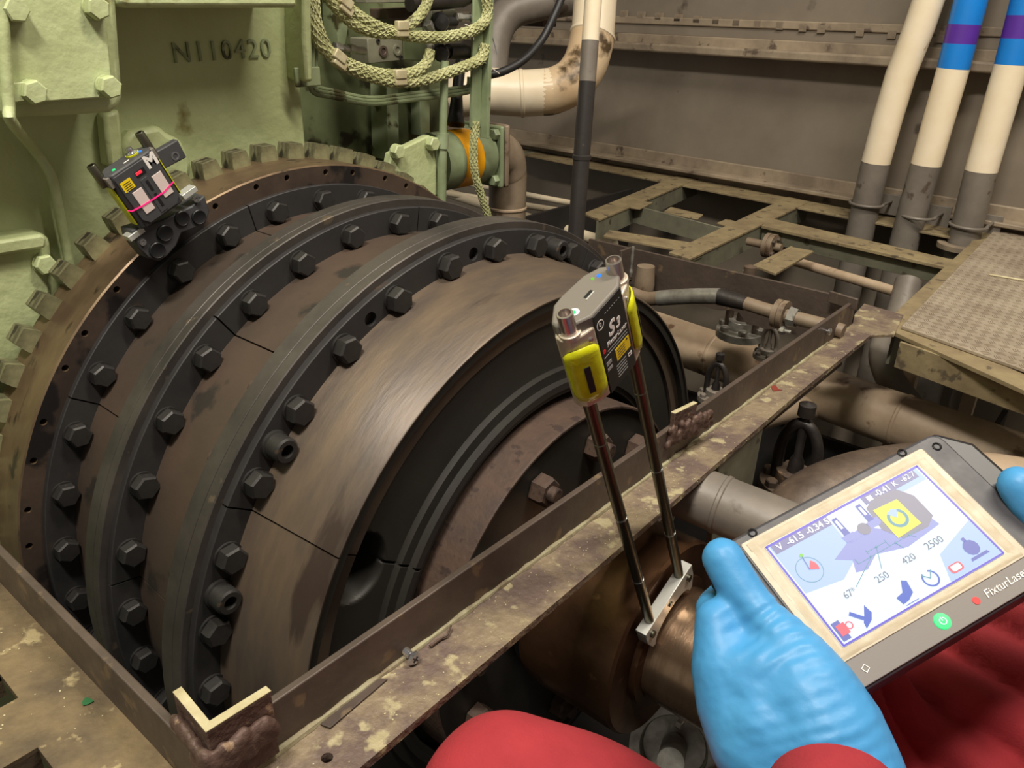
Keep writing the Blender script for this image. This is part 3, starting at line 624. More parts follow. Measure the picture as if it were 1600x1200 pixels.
# bolt standing through far coaming
p = P(1291, 517, 'x', XF); bt = thing('coaming_screw', 'small zinc screw sticking out of the front coaming near the right corner', 'screw', p)
part('screw_head', MB().rev([(0, .0001), (0, .006), (.003, .006), (.0045, .0035), (.0045, .0001)], p + V((.004, 0, 0)), X1, 16), 'steel', bt); part('screw_shank', MB().cyl(p - V((.012, 0, 0)), p + V((.006, 0, 0)), .0025), 'steel', bt)
# twigs and crumbs
tw = [P(672, 1010, 'z', ZP + .002), P(690, 997, 'z', ZP + .003), P(699, 992, 'z', ZP + .004), P(705, 977, 'z', ZP + .006)]
solo('twig', MB().tube(tw, [.0016, .0012, .0010, .0008], 6), 'rust', 'thin bent brown twig lying beside the loose screw on the flange', 'debris')
rnd = random.Random(8); cr = MB()
for i in range(420):
    y = rnd.uniform(-.9, .6); x = rnd.uniform(XF + .005, xo[2].x - .003); s_ = rnd.uniform(.0002, .0008); cr.box((x, y, ZP + s_ * .4), (s_ * 2, s_ * 1.4, s_), M.Rotation(rnd.uniform(0, 3), 3, 'Z'))
for i in range(420):
    y = rnd.uniform(-.80, YL - .02); x = rnd.uniform(-.4, XF); s_ = rnd.uniform(.0002, .0009)
    if y < hy + .01 and (x < hx1 + .01 and x > hx0 - .01 or x > gx0 - .02): continue
    cr.box((x, y, ZP + s_ * .4), (s_ * 2, s_ * 1.4, s_), M.Rotation(rnd.uniform(0, 3), 3, 'Z'))
o = solo('grit', cr, 'edge', 'pale grit and crumbs scattered over the flange plates', 'debris', sm=0); o['kind'] = 'stuff'
pts = [P(*q, 'z', ZP + .0006) for q in ((128, 1098), (134, 1090), (142, 1092), (147, 1096), (138, 1101), (130, 1103))]
mat('greenpaint', (40, 100, 58), 0.5, 0, bump=0.0); mat('redpaint', (128, 56, 44), 0.5, 0, bump=0.0)
solo('green_chip', MB().prism(pts, V((0, 0, .0006))), 'greenpaint', 'small green paint chip on the left deck plate', 'debris')
pts = [P(*q, 'z', ZP + .0006) for q in ((1204, 604), (1212, 602), (1216, 608), (1222, 610), (1208, 611))]
solo('red_chip', MB().prism(pts, V((0, 0, .0006))), 'redpaint', 'small red paint chip on the front flange', 'debris')

# ================================================================ FLOOR FRAME beyond the pit
ff = thing('floor_frame', 'dirty yellowed steel floor framing with open bays beside the bulkhead', 'frame', (-.2, 1.1, ZP - .06))
def beam(px, name='beam', depth=.055, m='beam', side='beamside', th=.006, z=ZP):
    """top plate given by four photo corners (near-left, near-right, far-right, far-left) with a web below its right edge"""
    q = [P(a_, b_, 'z', z) for a_, b_ in px]; o = part(name, MB().prism(q, V((0, 0, -th))), m, ff, .001)
    a = q[1]; b = q[2]; d = (b - a).normalized(); nrm = V((d.y, -d.x, 0)); c_ = (q[0] + q[3]) / 2
    if (c_ - a).dot(nrm) > 0: nrm = -nrm
    o2 = part('beam_web', MB().prism([a - nrm * .002 - V((0, 0, th)), b - nrm * .002 - V((0, 0, th)), b - nrm * .002 - V((0, 0, depth)), a - nrm * .002 - V((0, 0, depth))], -nrm * .006), side, o, .0006)
    return o
beam([(912, 333), (936, 343), (1092, 278), (1066, 271)], z=ZP + .0008)
beam([(1045, 394), (1078, 404), (1265, 315), (1232, 307)])
beam([(1045, 394), (1078, 404), (1100, 394), (1066, 384)], 'gusset', .012, z=ZP + .0012)
# cross webs between
def web(p0, p1, h, name='cross_web', z=ZP, m='beamside', t=.006):
    a = P(*p0, 'z', z); b = P(*p1, 'z', z); d = (b - a).normalized(); n_ = V((-d.y, d.x, 0)); return part(name, MB().prism([a, b, b - V((0, 0, h)), a - V((0, 0, h))], n_ * t), m, ff, .0008)
web((987, 320), (1130, 357), .05, z=ZP - .002)
web((1190, 352), (1236, 340), .0, t=.001) if False else None
slabz('lug_plate', ((985, 312), (1020, 316), (1000, 326), (985, 324)), ZP + .001, .004, 'beam', ff)
slabz('lug_plate', ((1036, 331), (1048, 323), (1099, 335), (1090, 342)), ZP - .01, .004, 'beam', ff)
slabz('lug_plate', ((1120, 348), (1135, 342), (1152, 346), (1145, 356)), ZP + .001, .004, 'beam', ff)
slabz('cross_strip', ((943, 368), (952, 359), (1088, 380), (1062, 390)), ZP - .012, .006, 'beam', ff)
slabz('cross_strip', ((1190, 352), (1205, 341), (1500, 408), (1488, 419)), ZP - .0008, .008, 'beam', ff)
web((1192, 354), (1488, 420), .04, z=ZP - .008, m='beamside')
slabz('lug_plate', ((1186, 417), (1240, 386), (1272, 392), (1212, 427)), ZP + .002, .006, 'beam', ff)
slabz('cross_strip', ((1165, 424), (1186, 417), (1215, 400), (1240, 386), (1236, 384), (1160, 422)), ZP - .004, .006, 'beam', ff)
slabz('wall_angle', ((800, 238), (1600, 392), (1600, 378), (800, 226)), ZP - .0014, .006, 'beam', ff)
beam([(1372, 512), (1404, 514), (1562, 362), (1540, 358)], depth=.07)
slabz('corner_plate', ((1316, 512), (1350, 474), (1412, 492), (1398, 522), (1362, 523)), ZP + .0015, .006, 'flange', ff)
slabz('edge_strip', ((1383, 512), (1404, 500), (1660, 610), (1660, 636)), ZP - .0006, .008, 'beam', ff)
w_a = P(1406, 534, 'z', ZP - .006); w_b = P(1720, 642, 'z', ZP - .006)
part('channel_web', MB().prism([w_a, w_b, w_b - V((0, 0, .048)), w_a - V((0, 0, .048))], V((0, .006, 0))), 'beam', ff, .001)
# diagonal dark frame behind the elbow
slabz('cross_strip', ((815, 240), (822, 236), (860, 228), (858, 234)), ZP + .0006, .006, 'beamside', ff)
# checker plate with raised tread bars
ck = thing('checker_plate', 'worn raised pattern steel floor plate at the right of the pit', 'floor plate', P(1500, 480, 'z', ZP))
cq = [P(1409, 509, 'z', ZP + .006), P(1556, 357, 'z', ZP + .006), P(1760, 395, 'z', ZP + .006), P(1760, 633, 'z', ZP + .006)]
part('plate', MB().prism(cq, V((0, 0, -.006))), 'checker', ck, .001)
tb = MB(); o_ = cq[0]; eu = (cq[3] - cq[0]); ev = (cq[1] - cq[0]); lu, lv = eu.length, ev.length; eu.normalize(); ev.normalize()
nu, nv_ = int(lu / .020), int(lv / .020)
for i in range(nu):
    for j in range(nv_):
        p = o_ + eu * (.010 + i * .020) + ev * (.010 + j * .020); ang = PI / 4 if (i + j) % 2 else -PI / 4
        for k_ in (-1, 0, 1):
            pp_ = p + (eu * -math.sin(ang) + ev * math.cos(ang)) * k_ * .0045
            r_ = M.Rotation(ang + math.atan2(eu.y, eu.x), 3, 'Z'); tb.box(pp_ + V((0, 0, .0005)), (.013, .0018, .0012), r_)
o = part('tread_bars', tb, 'checker', ck, sm=0); o['kind'] = 'stuff'
ws = solo('welding_rod', MB().tube([P(1546, 429, 'z', ZP + .009), P(1660, 448, 'z', ZP + .009)], .0022, 8), 'edge', 'pale thin rod lying on the raised pattern floor plate', 'rod')

# ================================================================ PIPES
def pipe(name, px, r, m, label, group=None, n=28, smooth=6, cat='pipe', welds=(), bands=()):
    """px: list of points in space"""
    t = thing(name, label, cat, (px[0] + px[-1]) / 2 - V((0, 0, r)), group) if (welds or bands) else None
    if not t: return solo(name, MB().tube(px, r, n, smooth=smooth), m, label, cat, group)
    part('pipe_run', MB().tube(px, r, n, smooth=smooth), m, t)
    for (p, d) in welds:
        rr0 = r if not isinstance(r, list) else r[0]
        part('weld_seam', MB().rev([(-.004, rr0 * .99), (-.002, rr0 + .0018), (.002, rr0 + .0018), (.004, rr0 * .99)], p, d, n), m, t)
    return t
def banded(name, pts, r, bands, label, group=None):
    """bands: list of (z_from, z_to, material) along an almost upright pipe"""
    t = thing(name, label, 'pipe', (pts[-1][0], pts[-1][1], -.35), group); n = 30
    P_ = pts
    def at(z):
        for i in range(len(P_) - 1):
            if P_[i].z >= z >= P_[i + 1].z: return P_[i].lerp(P_[i + 1], (P_[i].z - z) / (P_[i].z - P_[i + 1].z))
        return P_[-1] + (P_[-1] - P_[-2]) * ((P_[-1].z - z) / (P_[-2].z - P_[-1].z)) if z < P_[-1].z else P_[0] + (P_[0] - P_[1]) * ((z - P_[0].z) / (P_[0].z - P_[1].z))
    for (z0, z1, m) in bands:
        zs = [z0 + (z1 - z0) * i / 8 for i in range(9)]; part('pipe_section', MB().tube([at(z) for z in zs], r, n, smooth=1), m, t)
    return t, at
YP = WA.y - .135
def sm_(pts, k=5):
    mb = MB(); mb.tube(pts, .01, 3, smooth=k); return None
p1 = [P(a_, b_, 'y', YP) for a_, b_ in ((1572, -400), (1452, 0), (1430, 60), (1408, 115), (1387, 185), (1369, 252), (1353, 320), (1340, 380))]
p2 = [P(a_, b_, 'y', YP) for a_, b_ in ((1517, 0), (1490, 105), (1447, 257), (1424, 335), (1400, 430))]
p3 = [P(a_, b_, 'y', YP) for a_, b_ in ((1607, 0), (1581, 100), (1533, 267), (1508, 365), (1490, 440))]
def zof(x, y): return P(x, y, 'y', YP).z
banded('upright_pipe', p1, .0365, [(zof(1572, -400), zof(1370, 254), K['cream']), (zof(1370, 254), -.35, K['greypipe'])], 'cream pipe with a bend, leftmost of the three before the bulkhead', 'cream pipes before the bulkhead')
banded('upright_pipe', p2, .0365, [(2.5, zof(1503, 38), K['blue']), (zof(1503, 38), zof(1496, 68), K['purple']), (zof(1496, 68), zof(1490, 107), K['blue']), (zof(1490, 107), zof(1447, 257), K['cream']), (zof(1447, 257), -.35, K['greypipe'])], 'cream pipe with blue and purple bands, middle of the three before the bulkhead', 'cream pipes before the bulkhead')
banded('upright_pipe', p3, .0365, [(2.5, zof(1600, 24), K['blue']), (zof(1600, 24), zof(1590, 60), K['purple']), (zof(1590, 60), zof(1581, 101), K['blue']), (zof(1581, 101), zof(1533, 267), K['cream']), (zof(1533, 267), -.35, K['greypipe'])], 'cream pipe with blue and purple bands, nearest the right edge', 'cream pipes before the bulkhead')
for i, (cx, cy, lab) in enumerate(((1354, 318, 'leftmost bent cream pipe'), (1434, 337, 'middle banded pipe'), (1513, 352, 'rightmost banded pipe'))):
    p = P(cx, cy, 'y', YP); t = thing('pipe_clamp', 'round steel clamp holding the ' + lab + ' to the bulkhead', 'clamp', p, 'pipe clamps on the bulkhead')
    rg = MB(); pts = []
    for k_ in range(15):
        a = -PI * .5 + PI * (k_ / 14 - .5) * 1.25; pts.append(p + WU * math.cos(a) * .043 * 1 + V((0, 1, 0)) * math.sin(a) * .043)
    pts = [pts[0] + V((0, .09, 0))] + pts + [pts[-1] + V((0, .09, 0))]
    part('clamp_rod', MB().tube(pts, .004, 10, smooth=2), 'greypipe', t)
    part('clamp_plate', MB().box(p + V((.03, .085, -.01)), (.06, .006, .055)), 'greypipe', t, .001)
# collar on deck for the right pipe
p = P(1500, 385, 'z', ZP); solo('deck_collar', MB().rev([(0, .04), (0, .06), (.012, .06), (.014, .055), (.014, .04)], P(1503, 388, 'y', YP), (0, 0, 1), 32, closed=True), 'bulktrim', 'round cream collar at the foot of the rightmost banded pipe', 'collar')

# dark upright pipe
pd = [D(933, -30, 1.72), D(920, 130, 1.75), D(901, 350, 1.80)]
v0 = D(901, 350, 1.80); top_ = V((v0.x, v0.y, 1.6)); 
dp = thing('upright_pipe', 'slim upright pipe painted black below and white above between flange and bulkhead', 'pipe', (v0.x, v0.y, -.3))
def zat(x, y):
    r = ray(x, y); t = ((v0.x - CAM.x) * r.x + (v0.y - CAM.y) * r.y) / (r.x ** 2 + r.y ** 2); return CAM.z + r.z * t
zb1 = zat(920, 130); zb2 = zat(922, 65); zj = zat(905, 248)
def vt(z): 
    tt = (z - v0.z) / (zb1 - v0.z); q = D(920, 130, 1.80 * 1.0)
    # straight line through the two observed points
    a = v0; b = V((D(920, 130, 1.745).x, D(920, 130, 1.745).y, zb1)); return V((v0.x + (b.x - v0.x) * .6 * tt, v0.y + (b.y - v0.y) * .6 * tt, z))
for (za, zb_, m) in ((1.7, zb2, 'cream'), (zb2, zb1, 'greypipe'), (zb1, -.3, 'darkpipe')):
    part('pipe_section', MB().tube([vt(za), vt(zb_)], .0185, 24, smooth=0), m, dp)
part('joint_collar', MB().rev([(-.006, .018), (-.004, .021), (.004, .021), (.006, .018)], vt(zj), (0, 0, 1), 24), 'darkpipe', dp)
# white bend behind it
DW = 2.0
wp = [D(700, 150, DW), D(760, 143, DW), D(815, 146, DW), D(862, 143, DW), D(893, 128, DW), D(915, 98, DW), D(926, 55, DW), D(930, 0, DW), D(934, -60, DW)]
wb = thing('bent_pipe', 'thick cream pipe bending upward behind the slim black and white pipe, stained below', 'pipe', D(850, 180, DW))
part('pipe_run', MB().tube(wp[:4], [.056] * 4, 32), 'cream', wb); part('pipe_bend', MB().tube([wp[3] * .7 + wp[2] * .3] + wp[3:7], .056, 32), 'creamdirty', wb); part('pipe_run', MB().tube(wp[6:], .054, 32), 'cream', wb)
for a, b in ((2, 3), (5, 6)):
    p = wp[b] if a == 5 else wp[2]; d = (wp[b] - wp[a]).normalized(); part('weld_seam', MB().rev([(-.006, .0555), (-.003, .0585), (.003, .0585), (.006, .0555)], p, d, 32), 'cream', wb)
# grey bend top
gpz = [D(690, 30, 2.15), D(740, 15, 2.15), D(790, 12, 2.15), D(815, -5, 2.15), D(900, -12, 2.15)]
solo('bent_pipe', MB().tube([D(765, 170, 2.18), D(768, 100, 2.18), D(776, 50, 2.18), D(800, 18, 2.18), D(850, 4, 2.18), D(905, -5, 2.18)], .045, 28), 'greypipe', 'grey painted pipe bending over behind the green hoses at the top', 'pipe')
solo('junction_box', MB().box((D(838, 26, 2.25)), (.10, .06, .05)), 'rust', 'brown rusty box on the ledge behind the cream pipe bend', 'box', b=.002)
# black hose
solo('rubber_hose', MB().tube([D(884, -20, 1.7), D(868, 20, 1.7), D(848, 60, 1.7), D(820, 92, 1.68), D(785, 112, 1.66), D(745, 120, 1.64)], .0085, 14), 'rubber', 'black rubber hose curving down from the top beside the cream pipe', 'hose')

# large tan pipe low on the right
def horiz(px0, px1, z): return P(*px0, 'z', z), P(*px1, 'z', z)
ZL = 0.02
a, b = P(1090, 545, 'z', ZL), P(1590, 722, 'z', ZL)
d = (b - a).normalized(); rl = .052
LPp = thing('large_pipe', 'thick tan painted pipe running low under the front coaming to the right', 'pipe', (a + b) / 2 - V((0, 0, rl)))
part('pipe_run', MB().tube([a - d * .5, b + d * .6], rl, 40, smooth=0), 'tanpipe', LPp)
for px in ((1118, 556), (1408, 658)):
    p = P(*px, 'z', ZL); p = a + d * (p - a).dot(d); part('weld_seam', MB().rev([(-.005, rl * .99), (-.002, rl + .0016), (.002, rl + .0016), (.005, rl * .99)], p, d, 40), 'tanpipe', LPp)
# second pipe lower
a, b = D(1020, 745, 1.02), D(1290, 855, .92)
d = (b - a).normalized(); SP = thing('lower_pipe', 'pale green grey pipe under the front flange beside the glove thumb', 'pipe', (a + b) / 2 - V((0, 0, .04)))
part('pipe_run', MB().tube([a + d * .015, b + d * .3], .036, 36, smooth=0), 'greypipe', SP); part('weld_seam', MB().rev([(-.004, .0355), (-.002, .0375), (.002, .0375), (.004, .0355)], a + d * (D(1128, 789, .98) - a).dot(d), d, 36), 'greypipe', SP)
solo('elbow_pipe', MB().tube([D(1215, 860, 1.12), D(1260, 800, 1.12), D(1330, 765, 1.14), D(1420, 748, 1.16), D(1500, 745, 1.18)], [.05, .052, .052, .052, .052], 36), 'valve', 'dull brown pipe bend beyond the tablet top edge', 'pipe')
# right: third pipe behind tablet's corner
solo('side_pipe', MB().tube([D(1440, 780, 1.15), D(1530, 760, 1.15), D(1700, 790, 1.15)], .05, 30), 'tanpipe', 'tan pipe under the tablet right corner', 'pipe')

# thin pipes under the frame
def zpipe(px0, px1, z, r, m, label, group=None, name='thin_pipe', ext=0.0):
    a, b = P(*px0, 'z', z), P(*px1, 'z', z); d = (b - a).normalized(); return solo(name, MB().tube([a - d * ext, b + d * ext], r, 18, smooth=0), m, label, 'pipe', group)
zpipe((1240, 408), (1560, 504), .17, .0115, 'tanpipe', 'thin tan pipe passing under the floor frame towards the raised pattern plate')
for i, (y0, y1, rr0, lab) in enumerate(((298, 322, .010, 'uppermost of three thin tan pipes behind the black upright pipe'), (310, 335, .011, 'middle of three thin tan pipes behind the black upright pipe'), (330, 375, .017, 'lowest and thickest of three thin tan pipes behind the black upright pipe'))):
    p0 = ((700, y0 - 17), (700, y0 - 8), (700, y0 - 28))[i]; zpipe(p0, (960, y1 + 8), .12 - i * .01, rr0, 'cream', lab, 'thin pipes beyond the coupling')
# flanged thin pipe with coupling (at 1200,390)
t = thing('flanged_joint', 'small rusty flange joint with bolts in the open bay of the floor frame', 'pipe joint', P(1205, 385, 'z', .19))
p = P(1203, 384, 'z', .20); d = V((1, 0, 0))
part('flange', MB().rev([(-.012, .0001), (-.012, .030), (-.002, .030), (-.002, .026), (.002, .026), (.002, .030), (.012, .030), (.012, .0001)], p, d, 28), 'tanpipe2', t, .001)
part('pipe_run', MB().tube([p + d * -.06, p + d * .03], .010, 18, smooth=0), 'tanpipe2', t)
hbm = hexhead(.010, .006).mesh('bolt', K['valve'], 30)
for k_ in range(4):
    a = PI / 4 + k_ * PI / 2; link('bolt', hbm, t, M.Translation(p + V((.012, .021 * math.cos(a), .021 * math.sin(a)))))
# galvanised pipe behind coaming
gv = thing('galvanised_pipe', 'patched galvanised pipe with bolted clamp along the right side inside the pit', 'pipe', P(1120, 470, 'y', .48))
YG = YR - .075
pts = [P(a_, b_, 'y', YG) for a_, b_ in ((985, 455), (1008, 466), (1030, 466), (1080, 463), (1125, 463), (1165, 474), (1220, 491), (1290, 509), (1318, 518))]
part('pipe_run', MB().tube(pts[:4], [.010, .014, .014, .015], 20), 'tanpipe2', gv); part('wrapped_section', MB().tube(pts[2:5], [.0155] * 3, 20), 'galv', gv); part('tape_wrap', MB().tube(pts[4:6], [.017, .0135], 20), 'ironblack', gv)
part('pipe_run', MB().tube(pts[5:], .0125, 20), 'tanpipe2', gv); dd = (pts[7] - pts[6]).normalized()
part('clamp_band', MB().rev([(-.010, .014), (-.010, .026), (-.001, .026), (-.001, .024), (.001, .024), (.001, .026), (.010, .026), (.010, .014)], pts[6], dd, 26), 'tanpipe2', gv)
part('union_nut', MB().rev([(0, .014), (0, .019), (.014, .017), (.014, .014)], pts[6] + dd * .016, dd, 8), 'galv', gv)
link('clamp_bolt', hexhead(.014, .009, .010, .004).mesh('clamp_bolt', K['galv'], 30), gv, M.Translation(pts[6] + V((.008, -.012, -.024))))
# vertical stub pipes left of it
solo('pipe_stub', MB().rev([(0, .018), (.0, .020), (.012, .021), (.024, .020), (.05, .018), (.05, .0001)], P(1006, 452, 'y', YR - .035), (0, 0, 1), 22), 'tanpipe2', 'short upright tan pipe stub under the coaming lug', 'pipe')
# bilge valves and fittings
def valve(px, py, dep, s, label, m1='valve', m2='ironblack'):
    c_ = D(px, py, dep); t = thing('bilge_valve', label, 'valve', c_ - V((0, 0, .06 * s)), 'valves in the bilge')
    part('valve_flange', MB().rev([(-.04 * s, .0001), (-.04 * s, .055 * s), (-.022 * s, .055 * s), (-.022 * s, .03 * s), (0, .03 * s), (0, .0001)], c_, (0, 0, 1), 30), m1, t, .001)
    part('yoke', MB().tube([c_ + V((-.032 * s, 0, -.02 * s)), c_ + V((-.030 * s, 0, .05 * s)), c_ + V((-.012 * s, 0, .085 * s)), c_ + V((.012 * s, 0, .085 * s)), c_ + V((.030 * s, 0, .05 * s)), c_ + V((.032 * s, 0, -.02 * s))], .0095 * s, 12), m2, t)
    part('stem', MB().rev([(-.02 * s, .012 * s), (0, .014 * s), (.02 * s, .012 * s), (.03 * s, .007 * s), (.10 * s, .007 * s), (.105 * s, .014 * s), (.125 * s, .014 * s), (.13 * s, .0001)], c_, (0, 0, 1), 18), m2, t)
    bm_ = hexhead(.018 * s, .012 * s).mesh('bolt', K[m1], 30)
    for k_ in range(6):
        a = k_ * PI / 3; link('bolt', bm_, t, M.Translation(c_ + V((.044 * s * math.cos(a), .044 * s * math.sin(a), -.022 * s))) @ M.Rotation(-PI / 2, 4, 'Y'))
    return t
valve(1242, 735, 1.24, .92, 'black valve with yoke and rusty round flange between pipes right of the front flange')
valve(1160, 500, 1.62, .9, 'greasy valve body behind the galvanised pipe inside the pit', 'galv', 'valve')
valve(1118, 608, 1.42, .55, 'small flanged fitting low beside the black coupling face', 'greypipe', 'ironblack')
valve(1200, 545, 1.6, .5, 'small capped fitting behind the tan pipe inside the pit', 'greypipe', 'greypipe')
solo('cross_pipe', MB().tube([D(1130, 672, 1.55), D(1230, 640, 1.6), D(1360, 628, 1.68)], .027, 22), 'tanpipe', 'thin tan pipe crossing under the large pipe behind the valve', 'pipe')
solo('elbow_pipe', MB().tube([D(1420, 440, 1.75), D(1402, 500, 1.72), D(1380, 545, 1.66), D(1390, 590, 1.62), D(1425, 640, 1.6)], .028, 24), 'greypipe', 'grey pipe bend dropping beneath the corner of the floor frame', 'pipe')
solo('floor_support', MB().box(D(1418, 600, 1.62), (.03, .03, .34)), 'tanpipe', 'tan upright support under the raised pattern plate', 'post')
solo('floor_support', MB().box(D(1512, 632, 1.62), (.025, .025, .34)), 'tanpipe', 'narrow upright support under the plate near the right edge', 'post')
# machinery below the shaft
t = thing('bilge_bearing', 'dull metal bearing housing with round flange below the shaft', 'bearing', D(1050, 1180, 1.12))
c_ = D(1052, 1172, 1.10); ax = (D(1020, 1200, 1.05) - D(1075, 1120, 1.15)).normalized(); ax = V((.3, -.75, .5)).normalized()
part('housing', MB().rev([(-.14, .0001), (-.14, .05), (-.03, .055), (-.02, .062), (0, .062), (0, .046), (-.02, .044), (-.02, .0001)], c_, ax, 36), 'galv', t, .001)
part('rod', MB().cyl(c_ - ax * .02, c_ + ax * .05, .018), 'galv', t)
link('bolt', hexhead(.012, .008).mesh('bolt', K['galv'], 30), t, M.Translation(c_ + V((0, .0, .052)))); 
# bilge frames, dark plates under the flange
for (c_, d_, lab) in (((.25, -.72, -.45), (.7, .012, .5), 'dark hull girder under the left deck plate'), ((-.35, .86, -.40), (1.2, .012, .6), 'dark hull girder under the floor frame beyond the pit'), ((.30, .95, -.4), (.012, .9, .5), 'dark hull girder crossing under the raised pattern plate'), ((-.95, 1.3, -.35), (.012, .6, 1.05), 'dark hull plate standing beside the three thin pipes')):
    solo('hull_girder', MB().box(c_, d_), 'hull', lab, 'girder')

# ================================================================ ENGINE
en = thing('engine', 'pale green painted engine end with cover plate and cast number above gear rim', 'engine', (-.9, -.3, -.6))
XE = -0.70
def E_(px, x=XE): return [P(a_, b_, 'x', x) for a_, b_ in px]
ebl = E_([(468, 0)])[0]
right_y = P(470, 130, 'x', XE).y; 
part('end_wall', MB().prism([(XE, -1.8, -.6), (XE, right_y, -.6), (XE, right_y, 1.8), (XE, -1.8, 1.8)], (-.35, 0, 0)), 'green', en, .006)
# overhanging upper casting with square bay (bottom edge shades the number)
XO = XE + .115
def fr_o(px, x0, x1, nm, m='green', b=.006): return part(nm, MB().prism([P(a_, b_, 'x', x0) for a_, b_ in px], V((x1 - x0, 0, 0))), m, en, b)
fr_o([(180, 8), (200, 12), (466, 12), (470, -250), (180, -250)], XO, XE - .01, 'upper_ledge')
hs = fr_o([(-300, 186), (28, 184), (150, 178), (176, 176), (190, 165), (194, 150), (184, 8), (176, -250), (-300, -250)], XO, XE - .01, 'housing', b=.008)
cvr = fr_o([(4, 20), (-2, -120), (120, -120), (164, 0), (178, 152), (20, 163)], XO + .012, XO, 'cover_plate', b=.002)
hb_ = hexhead(.024, .013, washer=.014).mesh('cover_bolt', K['green'], 30)
for (px, py) in ((19, 15), (146, 12), (166, 135), (48, 143)):
    p = P(px, py, 'x', XO + .013); link('cover_bolt', hb_, cvr, M.Translation(p) @ M.Rotation(random.uniform(0, 1), 4, 'X'))
part('rib', MB().prism([P(a_, b_, 'x', XE + .03) for a_, b_ in ((163, 178), (188, 170), (196, 260), (170, 262))], V((-.03, 0, 0))), 'green', en, .006)
part('right_post', MB().prism([P(a_, b_, 'x', XE + .05) for a_, b_ in ((474, -60), (486, -60), (488, 60), (490, 128), (478, 128), (474, 56))], V((-.06, 0, 0))), 'green', en, .005)
part('lower_housing', MB().prism([P(a_, b_, 'x', XE + .035) for a_, b_ in ((-100, 385), (0, 372), (62, 362), (80, 372), (84, 420), (84, 470), (60, 560), (-100, 600))], V((-.04, 0, 0))), 'green', en, .008)
part('lower_ledge', MB().prism([P(a_, b_, 'x', XE + .05) for a_, b_ in ((-100, 388), (0, 376), (66, 366), (74, 372), (72, 388), (0, 400), (-100, 410))], V((-.02, 0, 0))), 'green', en, .005)
p = P(66, 411, 'x', XE + .035); link('cover_bolt', hb_, en, M.Translation(p))
part('boss', MB().prism([P(a_, b_, 'x', XE + .02) for a_, b_ in ((190, 225), (205, 205), (250, 196), (262, 208), (284, 218), (300, 250), (300, 280), (200, 285))], V((-.03, 0, 0))), 'green', en, .008)
tx = text('N110420', .040, 'green2', frame(P(349, 80, 'x', XE + .001), (P(420, 76, 'x', XE) - P(280, 84, 'x', XE)), (0, 0, 1)), en, 'cast_number', ext=.0025, spacing=1.15)
# pipe with clip running down the left
ep = [P(a_, b_, 'x', XO + .02) for a_, b_ in ((-2, -40), (-2, 20), (4, 100), (14, 165), (22, 195), (52, 232), (80, 275), (92, 330), (108, 410), (112, 440))]
ep = [P(a_, b_, 'x', (XO + .020 if i < 5 else XE + .02)) for i, (a_, b_) in enumerate(((2, -40), (4, 20), (9, 100), (14, 165), (18, 190), (52, 232), (80, 275), (92, 330), (108, 410), (112, 450)))]
lpi = thing('green_tube', 'thin pale green tube with clip running down the left of the engine', 'pipe', ep[-1]); part('tube_run', MB().tube(ep, .0065, 14), 'green', lpi)
cl = [P(a_, b_, 'x', XO + .018) for a_, b_ in ((4, 132), (56, 126), (60, 156), (6, 162))]; part('clip', MB().prism(cl, V((-.006, 0, 0))), 'green', lpi, .001)
# dark panel of the engine side further back, right of the post
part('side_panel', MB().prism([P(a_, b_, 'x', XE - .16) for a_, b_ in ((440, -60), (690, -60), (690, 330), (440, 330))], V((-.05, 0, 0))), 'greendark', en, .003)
part('panel_rib', MB().prism([P(a_, b_, 'x', XE - .10) for a_, b_ in ((604, 132), (622, 132), (624, 250), (606, 250))], V((-.05, 0, 0))), 'green2', en, .001)
part('panel_rib', MB().prism([P(a_, b_, 'x', XE - .12) for a_, b_ in ((656, 120), (671, 120), (672, 212), (657, 212))], V((-.03, 0, 0))), 'green2', en, .001)
part('panel_rib', MB().prism([P(a_, b_, 'x', XE - .11) for a_, b_ in ((520, -60), (560, -60), (540, 70), (528, 72))], V((-.04, 0, 0))), 'green2', en, .001)
part('foot_plate', MB().prism([P(a_, b_, 'x', XE + .01) for a_, b_ in ((612, 240), (672, 211), (682, 222), (684, 305), (640, 320), (600, 300))], V((-.02, 0, 0))), 'green', en, .003)
for px, py in ((672, 224), (617, 236)): link('plate_bolt', hb_, en, M.Translation(P(px, py, 'x', XE + .011)))
# green cylinder, yellow band, square flange, brown elbow
XC = XE - .06
cA = P(680, 262, 'x', XC); cy = lambda px, py: P(px, py, 'x', XC)
c0_ = cy(690, 256); c1_ = cy(772, 232); axd = V((0, 1, 0)); c0_ = V((XC, cy(672, 256).y, cy(725, 246).z)); yb = lambda px: cy(px - 14, 240).y
RC = .062
oc = thing('outlet_pipe', 'green outlet pipe with orange yellow band and square bolted flange beside the engine', 'pipe', c0_)
part('pipe_run', MB().rev([(0, .0001), (0, RC), (yb(712) - c0_.y, RC), (yb(712) - c0_.y, RC)], c0_, axd, 40), 'greenpipe', oc)
part('yellow_band', MB().rev([(yb(712) - c0_.y, RC + .0004), (yb(740) - c0_.y, RC + .0004)], c0_, axd, 40), 'yellow', oc)
part('pipe_run', MB().rev([(yb(740) - c0_.y, RC * .98), (yb(762) - c0_.y, RC * .98)], c0_, axd, 40), 'greenpipe', oc)
yf = yb(768); zc_ = c0_.z
part('square_flange', MB().box((XC, yf, zc_), (.125, .012, .135)), 'greenpipe', oc, .005); part('square_flange', MB().box((XC, yf + .018, zc_), (.125, .014, .138)), 'tanpipe2', oc, .006)
for sx in (-1, 1):
    for sz in (-1, 1): link('flange_bolt', hexhead(.022, .014).mesh('flange_bolt', K['greenpipe'], 30), oc, M.Translation((XC + sx * .046, yf - .006, zc_ + sz * .050)) @ M.Rotation(-PI / 2, 4, 'Z'))
